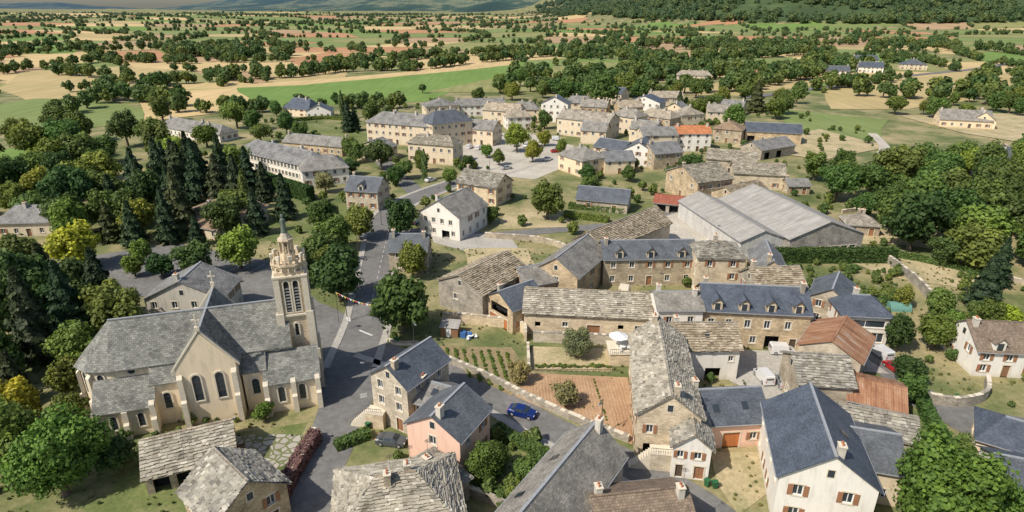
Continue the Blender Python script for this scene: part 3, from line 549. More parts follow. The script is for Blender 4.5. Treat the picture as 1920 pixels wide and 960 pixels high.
field('210,340 270,350 330,330 300,250 240,240 215,290','dry_grass'); field('90,262 150,300 160,262 120,235','dry_grass')
field('-260,434 -204,464 -150,366 -190,322','field_tan'); field('-420,330 -330,385 -310,330 -240,290 -300,240','field_green2'); field('100,430 180,520 260,600 230,480 150,420','field_tan2')
field('160,640 240,720 330,760 300,660 210,590','field_green2'); field('340,840 470,960 560,1000 430,800','field_green2'); field('-150,840 -60,1000 100,1040 -20,880','field_olive'); field('150,1000 260,1180 420,1200 300,980','field_tan')
# far patchwork of small fields with hedges
FT=[]
def far_fields():
    mb=MB(); rows=[]; y=400.
    while y<4300: rows.append(y); y+=75+y*.055
    n=22
    G=[[( (i-n/2)*rows[j]*2.3/n+R.uniform(-.22,.22)*rows[j]*2.3/n+ .06*rows[j]*sin(j*1.1), rows[j]+R.uniform(-.25,.25)*(75+rows[j]*.055)+ 22*sin(i*.5+j)) for i in range(n+1)] for j in range(len(rows))]
    ms=['field_tan','field_tan2','field_olive','field_green2','field_green','field_olive','field_tan','field_red','field_green2','field_green2','field_brown']
    prev={}
    for j in range(len(rows)-1):
        for i in range(n):
            a,b,c,d=G[j][i],G[j][i+1],G[j+1][i+1],G[j+1][i]; cx=(a[0]+c[0])/2; cy=(a[1]+c[1])/2
            if cy<540 and -120<cx<190: continue
            m=R.choice([q for q in ms if q!=prev.get(i)]); prev[i]=m; K=4
            if wood(cx,cy)<.1:
              for u in range(K):
                for v in range(K):
                    def q(s,t):
                        x=lerp(lerp(a[0],b[0],s),lerp(d[0],c[0],s),t); y=lerp(lerp(a[1],b[1],s),lerp(d[1],c[1],s),t); return (x,y,elev(x,y)+.06+max(0,cy-900)*.0015)
                    mb.face([q(u/K,v/K),q((u+1)/K,v/K),q((u+1)/K,(v+1)/K),q(u/K,(v+1)/K)],m)
            for w_,(e0,e1) in enumerate(((a,b),(a,d))):
                if R.random()<.2: continue
                L=hypot(e1[0]-e0[0],e1[1]-e0[1]); dens=R.choice((4.5,5.5,7,10,16))*(1+cy/2200)
                for t in range(int(L/dens)):
                    f=R.random(); x=lerp(e0[0],e1[0],f)+R.uniform(-1.5,1.5); y=lerp(e0[1],e1[1],f)+R.uniform(-1.5,1.5)
                    if any(inside((x,y),p) for p in FP): continue
                    FT.append((x,y,elev(x,y)-.5,R.uniform(1.8,4.6)*(1+cy/5000)))
    mb.obj('patchwork_fields')
far_fields()
ROADS=[]
def smooth(pts,n=6):
    out=[]; P_=[pts[0]]+pts+[pts[-1]]
    for i in range(1,len(P_)-2):
        a,b,c,d=[Vector(P_[i+k]).to_2d() for k in (-1,0,1,2)]
        for k in range(n):
            t=k/n; out.append(.5*((2*b)+(c-a)*t+(2*a-5*b+4*c-d)*t*t+(3*b-a-3*c+d)*t**3))
    out.append(Vector(P_[-1])); return out
def ribbon(name,pts,w,mat,z,off=0,h=0):
    c=smooth(pts); mb=MB(); L=[]; Rr=[]
    for i,p in enumerate(c):
        t=(c[min(i+1,len(c)-1)]-c[max(i-1,0)]); t=t.normalized() if t.length>1e-6 else Vector((1,0)); n=Vector((-t.y,t.x))
        L.append(p+n*(off+w/2)); Rr.append(p+n*(off-w/2))
    for i in range(len(c)-1):
        q=[(*Rr[i],z+h),(*Rr[i+1],z+h),(*L[i+1],z+h),(*L[i],z+h)]; mb.face(q,mat)
        if h:
            mb.face([(*Rr[i],0),(*Rr[i+1],0),(*Rr[i+1],z+h),(*Rr[i],z+h)],'trim'); mb.face([(*L[i+1],0),(*L[i],0),(*L[i],z+h),(*L[i+1],z+h)],'trim')
    return mb.obj(name)
def road(s,w,z,kerb=0,mat='asphalt'):
    p=pp(s); ROADS.append((smooth(p,4),w)); ribbon('road',p,w,mat,z)
    if kerb&1: ribbon('pavement',p,1.3,'pavement_grey',.02,w/2+.66,.1)
    if kerb&2: ribbon('pavement',p,1.3,'pavement_grey',.02,-w/2-.66,.1)
poly('crossroads_asphalt','-39,107 -26.8,101 -19,92 -20,86.5 -21.5,77.4 -23.8,70 -28,66 -29.1,77.4 -30.5,84 -33,93','asphalt',.030,.1)
road('-24.5,48 -24.6,56 -24.8,62.6 -24.5,70 -26.1,80.2 -27,87.7',5.5,.034); road('-27,87.7 -27.7,104.6 -29.7,119.1 -32.7,140.7 -36,163 -32.8,180.6 -19.9,201.9 0,224 8.4,236.8',7,.038,3)
road('-25.5,94.7 -16.3,89.4 -9.6,85.3 -2.5,79.5 6.1,71.7 13.6,66.1 21.2,59.3 24.5,55.1 30,46',5.2,.042,2)
poly('parking_lot','-102,137 -86,146 -57,134 -35,107 -36,99 -51,112 -59,113 -80,116 -96,125','asphalt',.046,.3); road('-31.8,100.4 -42.9,110.3 -81.1,119.1 -95,124.7 -118.7,130.7 -170,150',6,.050)
poly('market_square','-30,280 5,296 27,263 20,225 8,208 -6,212 -20,235','gravel',.054,.5); road('-35,156 -14,152 -3,152 12,156 22,158 40,163 54,181 66,199 85,230 110,260',4.6,.058)
poly('stone_courtyard','-22,153 -6,153 0,148 2,141 -10,139 -20,146','pavement_grey',.061,.3)
road('60.5,94.7 63.3,92.8 62.5,86 64.2,79.5 68.1,75.4 73.9,72.3 90,68',4.6,.062); poly('stone_courtyard','34,93.7 60,93 62,86 47,88 44,79 39,79 35,84','pavement_grey',.066,.2)
road('150,410 174,426 227,464 338,545 415,591 454,618 560,700',8,.32); road('420,868 564,1145 691,1361',9,.34); road('62,79 66,71 70,62 75,50',4.4,.070)
road('170,290 160,262 150,240 170,215 190,190',4,.30,0,'gravel'); road('-120,340 -112,320 -100,300 -80,290 -62,262 -45,222 -30,190',6,.073)
poly('churchyard_lawn','-66,68 -56,58 -34,52 -29,58 -30,73 -45,70 -60,64','grass',.026,.4); poly('village_lawn','-12,66 2,70 10,64 6,54 -6,52','grass',.027,.3)
poly('soil_garden','2.2,86.1 19,85 16.6,68.3 11.2,71.9 0.6,79.5','soil',.076,.2); poly('dry_lawn','3.8,94.7 17.4,94 16.6,86.4 2.7,87.4','dry_grass',.079,.2); poly('vegetable_garden','-13.2,94.7 0,94.5 2.4,87.7 0,79.8 -7,85.4','veg_soil',.082,.2)
poly('gravel_yard','27,66.7 35,67 33,60 26.8,55.5 25.8,60.7','dry_grass',.085,.2); poly('flagstone_garden','-40,70 -29.5,70.5 -28.9,65 -33.5,62 -39,64','cobble',.088,.3)
poly('hangar_yard','20,150 50,172 62,170 54,134 40,130','gravel',.091,.5); poly('dry_lawn','-2,170 10,172 16,166 16,158 -4,156','dry_grass',.094,.3); poly('dry_lawn','86,158 120,164 135,150 108,142 88,146','dry_grass',.097,1)
poly('dry_lawn','70,150 84,142 110,122 98,116 84,126','dry_grass',.100,1); poly('dry_lawn','-80,250 -66,215 -90,200 -115,235','dry_grass',.103,1); poly('dry_lawn','-12,142 4,142 6,128 -10,128','dry_grass',.106,.4)
poly('village_lawn','-70,150 -40,140 -40,175 -60,182 -80,170','grass',.024,1); poly('village_lawn','-110,285 -60,250 -70,300 -110,320','grass',.109,1)
def mark(name,x,y,a,L,w,z=.08):
    mb=MB(); mb.box(-L/2,L/2,-w/2,w/2,z-.003,z,'line_paint'); mb.obj(name,None,(x,y,0),radians(a))
for i in range(14): mark('parking_line',-82+i*2.6,129+i*.1,70,4.5,.12)
mark('stop_line',-27,99.5,-35,3.5,.4); mark('stop_line',-22.6,97,60,3.2,.3)
for i in range(12): mark('parking_line',-10+i*2.6,262-i*.8,70,4.5,.14,.09)
for i in range(16): mark('centre_line',-28.6-(i*.33),112+i*3.1,96,1.5,.12,.075)
# ------------------------------------------------ walls, hedges
def stone_wall(s,h=1.2,w=.5,mat='stone_grey'):
    p=pp(s) ; c=smooth(p,4) if len(p)>2 else [Vector(q) for q in p]; mb=MB()
    for a,b in zip(c,c[1:]):
        t=b-a; L=t.length
        if L<.05: continue
        T=Matrix.Translation((a.x,a.y,0))@Matrix.Rotation(atan2(t.y,t.x),4,'Z'); hh=h*R.uniform(.95,1.05)
        mb.box(0,L+.1,-w/2,w/2,0,hh,mat,T=T)
        u=0
        while u<L:
            v=min(L+.1,u+R.uniform(.5,.9)); mb.box(u,v-.02,-w/2-.05*R.random()-.02,w/2+.05*R.random()+.02,hh,hh+R.uniform(.08,.17),'trim' if R.random()<.4 else 'stone_grey',T=T); u=v
    mb.obj('stone_wall')
stone_wall('-12.4,90.6 -5.2,85.4 3.2,78.2 9.9,73 16.1,69',1.1); stone_wall('-13.2,103.6 -6.1,102.9 1.5,100.4 2.4,96.5',2,.5,'stone_pale'); stone_wall('3.8,96.5 17.5,95.4',2,.5,'stone_pale')
stone_wall('84,138 88,134 87,119 84,107',2); stone_wall('61,79.5 66.6,77.2 72.4,78.8 75.7,83.1',1.6); stone_wall('-29.1,50 -28.6,56.7 -27.6,63 -27.6,70',1.6,.6)
stone_wall('-22.6,98.8 -21,95.6 -16.8,95.5',.5,.6,'trim'); stone_wall('-7,150 8,146 14,140',1.4); stone_wall('-80,150 -86,165 -78,190',1.2); stone_wall('96,170 120,176 150,165',1); stone_wall('2.8,86.8 2.8,94.5',.9,.4)
stone_wall('-12,62 -3,58 1,55',1.2); stone_wall('92,140 104,128 112,120',1); stone_wall('-62,62 -66,70 -64,78',1)
def leafquads(mb,c,n,size,tone):
    n=(n+Vector((R.gauss(0,.45),R.gauss(0,.45),R.gauss(.15,.4)))).normalized(); t=n.orthogonal().normalized(); t.rotate(Matrix.Rotation(R.uniform(0,6.28),3,n)); w=n.cross(t); s=size*R.uniform(.6,1.3)
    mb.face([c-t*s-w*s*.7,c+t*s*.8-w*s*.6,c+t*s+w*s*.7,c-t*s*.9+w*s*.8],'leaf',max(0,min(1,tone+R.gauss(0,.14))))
def hedge(name,s,h,w,col,leaf=.16,dens=26):
    p=pp(s); c=smooth(p,4) if len(p)>2 else [Vector(q) for q in p]; mb=MB()
    for a,b in zip(c,c[1:]):
        t=b-a; L=t.length; T=Matrix.Translation((a.x,a.y,0))@Matrix.Rotation(atan2(t.y,t.x),4,'Z')
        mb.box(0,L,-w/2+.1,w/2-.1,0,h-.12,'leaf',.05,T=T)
        for i in range(int(L*(2*h+w)*dens)):
            u=R.uniform(0,L); k=R.uniform(0,2*h+w)
            if k<h: q,n=Vector((u,-w/2,k)),Vector((0,-1,0))
            elif k<h+w: q,n=Vector((u,k-h-w/2,h)),Vector((0,0,1))
            else: q,n=Vector((u,w/2,k-h-w)),Vector((0,1,0))
            bumpy=.2*noise.noise((u*.9+a.x,q.y*2,q.z*1.1)); q=q+n*(bumpy+R.uniform(-.06,.1))
            leafquads(mb,T@q,T.to_3x3()@n,leaf,.5+bumpy)
    o=mb.obj(name); o.color=(*col,1)
G1=(.12,.185,.05); G2=(.08,.13,.035)
hedge('purple_hedge','-28.3,55 -27.9,63.6 -27.2,69.5',1.8,1.6,(.15,.10,.12)); hedge('clipped_hedge','62,133.5 75,133.5 90,133.5',3.4,2.2,G2,.2,14); hedge('clipped_hedge','17,175.5 33,170.5',1.6,2,G1,.22,12)
hedge('clipped_hedge','15,167 27,162',1.6,1.8,G1,.22,12); hedge('clipped_hedge','62.6,80 59.5,70 58.5,64',1.8,1.6,G1); hedge('clipped_hedge','-2.4,70.5 2,67.5 6,64.5',1.4,1.4,G1); hedge('cypress_hedge','-62,182 -72,190 -84,201',4.5,3,G2,.25,10)
hedge('clipped_hedge','93,137 101,130 108,124',1.4,1.3,G1); hedge('garden_hedge','-24,67.5 -20,70.3',1.2,1.6,G1); hedge('clipped_hedge','70,230 90,216',1.5,2,G1,.22,12); hedge('clipped_hedge','-120,318 -100,330 -80,322',1.8,2,G1,.3,8); hedge('clipped_hedge','-8,60.5 2,57 4,52',1.3,1.2,G1)
# ------------------------------------------------ trees
def tree_mesh(kind,seed,nl,leaf):
    global R
    Rb=R; R=random.Random(seed); mb=MB()
    if kind=='round':
        mb.prism(0,0,-.05,.55,.085,.06,7,'bark')
        lobes=[]; sx,sy,sz=R.uniform(.8,1.1),R.uniform(.8,1.1),R.uniform(.55,.85)
        for i in range(34):
            while 1:
                v=Vector((R.uniform(-1,1),R.uniform(-1,1),R.uniform(-1,1)))
                if .3<v.length<1: break
            k=R.uniform(.55,.85); c=Vector((v.x*k*sx,v.y*k*sy,1.12+v.z*sz)); lobes.append((c,R.uniform(.16,.34)))
        lobes.append((Vector((0,0,1.1)),.6))
        for c,r in lobes[:7]:
            a=Vector((0,0,.5)); d=(c-a); t=d.orthogonal().normalized()*.03; w=d.normalized().cross(t)
            p=[a+t,a+w,a-t,a-w]; q=[c+t*.4,c+w*.4,c-t*.4,c-w*.4]
            for j in range(4): mb.face([p[j],p[(j+1)%4],q[(j+1)%4],q[j]],'bark')
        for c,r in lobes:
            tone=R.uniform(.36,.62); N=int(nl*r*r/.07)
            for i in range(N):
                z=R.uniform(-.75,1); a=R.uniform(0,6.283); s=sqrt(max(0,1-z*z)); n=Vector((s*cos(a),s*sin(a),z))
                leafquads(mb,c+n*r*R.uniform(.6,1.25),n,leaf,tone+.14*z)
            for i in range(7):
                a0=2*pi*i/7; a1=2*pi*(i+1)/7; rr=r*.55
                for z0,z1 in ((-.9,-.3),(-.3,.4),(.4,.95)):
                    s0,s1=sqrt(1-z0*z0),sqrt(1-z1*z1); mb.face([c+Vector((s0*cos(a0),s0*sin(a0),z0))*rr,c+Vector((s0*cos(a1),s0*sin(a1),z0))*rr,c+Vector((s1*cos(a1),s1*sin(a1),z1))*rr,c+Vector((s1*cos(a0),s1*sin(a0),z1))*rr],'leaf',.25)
    else:
        Hh=3.2 if kind=='cone' else 3.6; mb.prism(0,0,-.05,Hh*.9,.07,.015,6,'bark')
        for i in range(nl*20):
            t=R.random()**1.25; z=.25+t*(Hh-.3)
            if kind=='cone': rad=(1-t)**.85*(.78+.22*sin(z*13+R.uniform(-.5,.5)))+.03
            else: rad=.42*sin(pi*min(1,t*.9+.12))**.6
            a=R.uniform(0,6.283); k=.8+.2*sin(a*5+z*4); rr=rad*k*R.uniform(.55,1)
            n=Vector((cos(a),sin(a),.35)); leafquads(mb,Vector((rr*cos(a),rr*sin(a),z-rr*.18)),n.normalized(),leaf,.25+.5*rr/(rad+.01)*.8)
    R=Rb; return mb.mesh(kind+'_crown')
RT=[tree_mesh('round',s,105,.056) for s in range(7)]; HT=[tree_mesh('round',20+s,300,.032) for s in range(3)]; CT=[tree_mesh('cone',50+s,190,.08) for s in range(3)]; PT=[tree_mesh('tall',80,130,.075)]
COL={'m':(.115,.175,.045),'d':(.075,.122,.036),'b':(.175,.245,.05),'l':(.21,.25,.13),'y':(.34,.37,.045),'c':(.06,.09,.045),'p':(.12,.18,.06)}
NAME={'m':'deciduous_tree','d':'dark_deciduous_tree','b':'lime_tree','l':'olive_green_tree','y':'golden_green_tree','c':'conifer_tree','p':'poplar_tree'}
TP=[]
def tree(x,y,r,k,z=0):
    me=R.choice(CT) if k=='c' else PT[0] if k=='p' else (R.choice(HT) if hypot(x,y)<95 and r>2.9 else R.choice(RT))
    o=bpy.data.objects.new(NAME[k],me); SC.collection.objects.link(o); s=1
    if k=='c': s=.86
    if k=='p': s=.75
    o.location=(x,y,z); o.rotation_euler=(0,0,R.uniform(0,6.28)); o.scale=(r*s*R.uniform(.93,1.07),r*s*R.uniform(.93,1.07),r*s*R.uniform(.84,1.16)*(.9 if k=='c' else 1))
    c=COL.get(k,COL['m']); j=R.uniform(.82,1.2); o.color=(c[0]*j*R.uniform(.85,1.2),c[1]*j,c[2]*j,1); TP.append((x,y,r))
TD="""-99,129,6.6y -84,125,2.8b -78,125,3.3d -70,125,4.9d -62,129,5.4b -35,113,5.9d -44,130,4.9d -39,148,4.9m -29,150,4.4d -50,155,5.1m -22,124,4.4m -20,100,6.6m 10,165,5.7m -55,59,5.4b -51,63,2.7d -73,99,5.3m -80,90,6.2c -78,96,5.6c -68,80,3.3m -63,73,2.7m -70,72,3.7y -109,125,5.9d -105,178,7.2c -87,153,6.9c -118,187,6.7c -105,171,6.2d -94,178,7.2c -88,178,7.2c -98,211,6.5m -113,211,6.5c -67,152,4.8c -102,156,5.0m -87,146,5.3c -108,156,5.0m -183,233,8.1m -174,237,9.2m -158,221,7.7m -219,298,7.1m -143,208,5.5m -125,166,7.4d -132,162,5.9m -156,185,5.8d -144,170,4.6m -155,231,6.1m -3,62,3.3m -36,74,1.7b 8,77,2.4l 1,83,1.9l 11,91,3.2l -6,161,2.9m 8,233,4.1b 2,250,5.4b -5,228,3.0m -48,221,6.2d -38,208,4.0m -21,201,3.2m -33,218,3.5m -39,199,3.5m -60,191,3.8l -57,213,3.8d 104,206,5.1m 100,182,6.5m 113,187,6.7m 126,196,7.8m 145,211,6.5d 98,141,7.7d 112,148,8.1m 111,136,6.9m 107,167,4.5m 99,165,3.8m 116,166,7.4m 137,185,5.8m 104,120,4.5c 94,110,5.2c 82,105,3.5m 91,101,3.4y 74,94,3.7m 67,93,3.2d 63,83,3.0d 48,53,6.4b 55,53,3.6b 57,63,2.7m 114,353,6.0m 138,353,8.4c 109,303,6.5m 98,327,5.6m 91,340,6.4c 52,366,10.8m 76,413,7.6m 43,395,6.7m 33,395,6.7m -8,454,6.9m 6,470,7.1m -135,303,6.5m -125,298,5.1m -128,338,4.3m -78,294,5.6c -76,298,5.1c -257,454,6.9m -182,323,6.1m
-46,120,4.6d -43,140,5m -41,126,4.2m -75,160,6m -64,165,5.5c -99,190,7c -110,196,7c -84,190,6.5c -120,175,6m -115,150,6d -128,180,6m -138,190,6m -150,200,6d -165,215,7m -120,215,6b -130,225,6m -90,82,6c -84,76,5m -72,88,4m -92,105,6d -100,112,5m -66,64,2.5b -75,64,4m -30,206,4p -64,240,4m -60,232,4m 120,130,6m 125,155,7m 135,165,7d 145,175,7m 155,195,7m 160,215,7m 130,140,7m 108,110,5m 115,118,5m 150,160,8d 140,150,7m 118,215,5m 112,200,5m 88,100,3m 80,98,2.6b 78,110,2.4m 84,92,3m 100,96,4m 60,78,2.4m 98,86,4m -86,132,2.8b -74,150,5d -140,240,7m -150,255,7m -165,262,7d -190,270,7m -200,250,7m 58,48,5b 40,47,4b 28,50,2b 25,76,1.6m -130,260,6m -110,268,5m -95,275,5m -104,284,5m -60,300,5m -70,310,6m -90,330,5p -20,300,3m 14,262,3.5b 20,245,3b -10,240,3b -16,222,3m 26,205,3.5m 24,185,4m 40,205,3m 62,208,4m 30,178,3m 66,160,3m 60,150,2.5m 16,302,4m 30,312,4m 140,330,6m 150,345,6m 125,372,6m 100,385,6m 80,395,7m 60,405,7m 20,410,6m 0,400,6m 120,410,7m 145,390,7d -20,380,5m 160,372,6m 175,385,5m -14,57,2.4m 2,61,2.2m 7,60,1.8b -76,168,5p -96,166,6c -80,172,6c -92,190,7c -102,184,7c -76,182,5c -112,165,6c"""
for q in TD.split():
    x,y,r=q[:-1].split(','); tree(float(x),float(y),float(r),q[-1])
def free(x,y,pad=1.5):
    for X,Y,a,L,D in RECTS:
        dx,dy=x-X,y-Y; u=dx*cos(a)+dy*sin(a); v=-dx*sin(a)+dy*cos(a)
        if -pad<u<L+pad and -pad<v<D+pad: return False
    for c,w in ROADS:
        for p in c:
            if hypot(x-p[0],y-p[1])<w/2+pad+1: return False
    return True
NOGO=[pp(s) for s in ('-102,137 -86,146 -57,134 -35,107 -36,99 -96,122','-30,280 5,296 27,263 20,225 8,208 -20,235','-40,107 -26,101 -19,92 -21,77 -24,68 -30,70','2.2,86.1 19,85 17,68 0.6,79.5','34,94 60,93 62,86 47,80 39,79','-13,95 0,95 2,88 0,80 -7,85','3,95 17,95 17,86 3,86','-22,153 -6,153 0,148 2,141 -20,144','20,150 50,172 62,170 54,134 40,130','-40,70 -29,70 -29,64 -40,63')]
def ok(x,y,pad=1.5): return free(x,y,pad) and not any(inside((x,y),p) for p in NOGO)
for reg,n,ks in (('100,118 150,130 200,190 210,240 160,225 118,190 95,150',54,'mmmdb'),('-230,240 -120,200 -95,150 -130,135 -200,170 -260,230',42,'mmdmbc'),('-120,215 -70,165 -78,140 -125,150',12,'ccm'),('-90,70 -62,60 -66,100 -100,118',12,'mdc'),('150,225 215,250 260,230 240,190 200,190',14,'mm'),('200,345 280,385 330,370 300,340 230,325',12,'mm')):
    P_=pp(reg); xs=[p[0] for p in P_]; ys=[p[1] for p in P_]; c=0; t=0
    while c<n and t<3000:
        t+=1; x=R.uniform(min(xs),max(xs)); y=R.uniform(min(ys),max(ys))
        if inside((x,y),P_) and ok(x,y,3) and not inside((x,y),FP[4]) and all(hypot(x-a,y-b)>(r_+4)*.66 for a,b,r_ in TP): tree(x,y,R.uniform(3.0,6.6),R.choice(ks)); c+=1
# distant trees : instanced
LO=bpy.data.collections.new('tree_models')
for i in range(6):
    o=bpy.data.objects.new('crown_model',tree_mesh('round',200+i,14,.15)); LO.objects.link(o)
def scatter(name,pts,coll,col):
    me=bpy.data.meshes.new(name); me.from_pydata([p[:3] for p in pts],[],[]); a=me.attributes.new('sc','FLOAT','POINT'); a.data.foreach_set('value',[p[3] for p in pts])
    o=bpy.data.objects.new(name,me); SC.collection.objects.link(o); o.color=(*col,1)
    g=bpy.data.node_groups.new(name,'GeometryNodeTree'); g.interface.new_socket('Geometry',in_out='INPUT',socket_type='NodeSocketGeometry'); g.interface.new_socket('Geometry',in_out='OUTPUT',socket_type='NodeSocketGeometry')
    N=g.nodes; i=N.new('NodeGroupInput'); u=N.new('NodeGroupOutput'); ip=N.new('GeometryNodeInstanceOnPoints'); ci=N.new('GeometryNodeCollectionInfo'); ci.inputs[0].default_value=coll; ci.inputs['Separate Children'].default_value=True; ci.inputs['Reset Children'].default_value=True
    rv=N.new('FunctionNodeRandomValue'); rv.data_type='FLOAT_VECTOR'; rv.inputs[0].default_value=(0,0,0); rv.inputs[1].default_value=(.1,.1,6.28); at=N.new('GeometryNodeInputNamedAttribute'); at.data_type='FLOAT'; at.inputs[0].default_value='sc'
    K=g.links.new; K(i.outputs[0],ip.inputs['Points']); K(ci.outputs[0],ip.inputs['Instance']); ip.inputs['Pick Instance'].default_value=True; K(rv.outputs[0],ip.inputs['Rotation']); K(at.outputs[0],ip.inputs['Scale']); K(ip.outputs[0],u.inputs[0])
    m=o.modifiers.new('instances','NODES'); m.node_group=g; return o
def row(s,dens,r0=3,r1=6,j=3):
    p=pp(s)
    for a,b in zip(p,p[1:]):
        L=hypot(b[0]-a[0],b[1]-a[1])
        for i in range(int(L/dens)):
            t=R.random(); x=lerp(a[0],b[0],t)+R.gauss(0,j*.6); y=lerp(a[1],b[1],t)+R.gauss(0,j*.6)
            if ok(x,y,2): FT.append((x,y,0,R.uniform(r0*.9,r1*.92)))
row('-307,443 -292,455 -300,498',4); row('-264,408 -217,385 -195,374',4,4,7); row('-267,480 -221,516 -180,537 -156,582 -81,607 -44,664 45,774',4.5,4,7,4); row('-449,558 -456,607 -441,697 -349,664 -304,677 -209,697',6)
row('-187,558 -147,677 -97,734 0,818 95,818 177,734',4.5,4,7,5); row('-650,818 -509,868 -456,988 -275,924',6); row('45,774 192,677 268,734 406,818',4,4,8,8); row('122,1061 358,988 602,988 637,818',6,4,8,8); row('0,537 42,498 104,516 150,520',3,4,8,9); row('195,434 321,516',5,3,6); row('229,421 257,408 293,396 300,374 360,400',4,4,8,6); row('60,420 150,440 220,500 330,600',5,4,8,6); row('-190,350 -150,352 -100,365 -60,370',5,3,6,3); row('160,470 240,540 300,640 420,700',6,4,8,8); row('-250,470 -330,520 -400,560',6,3,7,5); row('-240,330 -260,420 -300,440',7,3,7,5); row('-20,430 40,440 90,470 60,560',5,4,7,8); row('420,560 350,470 290,400',5,4,7,6); row('-62,440 -56,400 -88,392 -150,368',30,3,4,1)
for cx,cy,rx,ry,n in ((-480,800,110,60,180),(-330,760,90,40,90),(300,900,200,60,110),(700,900,140,140,130),(150,560,60,50,70),(420,480,60,60,50)):
    for i in range(n):
        x=R.gauss(cx,rx/1.6); y=R.gauss(cy,ry/1.6)
        if not any(inside((x,y),p) for p in FP) and free(x,y,2): FT.append((x,y,elev(x,y),R.uniform(4,8)))
for i in range(9000):
    y=R.uniform(1450,4400); x=R.uniform(150,y*1.0); 
    if wood(x,y)>.07 and noise.noise((x*.003,y*.003,7))>-.2: FT.append((x,y,elev(x,y)-2,R.uniform(8,15)))
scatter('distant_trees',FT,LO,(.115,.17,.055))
SH=[]
for i in range(2200):
    x=R.uniform(-130,170); y=R.uniform(46,400)
    if ok(x,y,.4) and noise.noise((x*.06,y*.06,2))>.02: SH.append((x,y,-.1,R.uniform(.35,1.3)*(1 if y<150 else 1.5)))
for (x,y),(x2,y2),n in (((-62,68),(-40,76),30),((-50,63),(-36,70),10),((-2,70),(7,63),30),((-6,63),(6,54),26),((62,128),(88,128),20),((66,100),(84,126),60),((86,100),(104,128),60),((76,68),(66,64),20),((-70,60),(-60,90),30)):
    for i in range(n):
        t=R.random(); a=lerp(x,x2,t)+R.gauss(0,1.5); b=lerp(y,y2,t)+R.gauss(0,1.5)
        if ok(a,b,.2): SH.append((a,b,-.1,R.uniform(.4,1.3)))
scatter('garden_shrubs',SH,LO,(.13,.185,.055))
TU=[]
for i in range(9000):
    x=R.uniform(-90,100); y=R.uniform(46,150)
    if ok(x,y,.1) and noise.noise((x*.15,y*.15,9))>-.1: TU.append((x,y,-.05,R.uniform(.08,.28)))
scatter('grass_tufts',TU,LO,(.20,.215,.085))
VG=bpy.data.collections.new('vegetable_models'); o=bpy.data.objects.new('cabbage_model',tree_mesh('round',300,8,.2)); VG.objects.link(o)
vr=[]
for k in range(9):
    for i in range(40):
        if R.random()<.15: continue
        vr.append((-13+k*1.5+i*.06,94-k*.2-i*.3,-.2,R.uniform(.22,.42)))
vr=[v for v in vr if inside(v[:2],NOGO[5])]
for k in range(9):
    for i in range(45):
        x=4.5+k*1.45+i*.02; y=84.5-i*.36
        if inside((x,y),NOGO[3]) and R.random()<(.8 if k in(6,) else .05): vr.append((x,y,-.08,R.uniform(.1,.22)))
for i in range(26): vr.append((4+i*.5,88+R.uniform(-.2,.2),-.2,R.uniform(.3,.5)))
scatter('vegetable_rows',vr,VG,(.14,.21,.05))
mb=MB()
for k in range(30):
    x=3.2+k*.5; ys=[y*.2+68 for y in range(90) if inside((x,y*.2+68),NOGO[3])]
    if len(ys)>4 and k not in (11,12,20,21,22):
        a,b=min(ys)+.6,max(ys)-.6; y=a
        while y<b:
            y2=min(b,y+R.uniform(.8,1.6)); dx=R.uniform(-.05,.05); hh=R.uniform(.085,.13); mb.hexa([(x-.2+dx,y,.078),(x+.2+dx,y,.078),(x+.2+dx,y2,.078),(x-.2+dx,y2,.078),(x-.06+dx,y,hh),(x+.06+dx,y,hh),(x+.06+dx,y2,hh),(x-.06+dx,y2,hh)],'soil'); y=y2
mb.obj('soil_furrows')
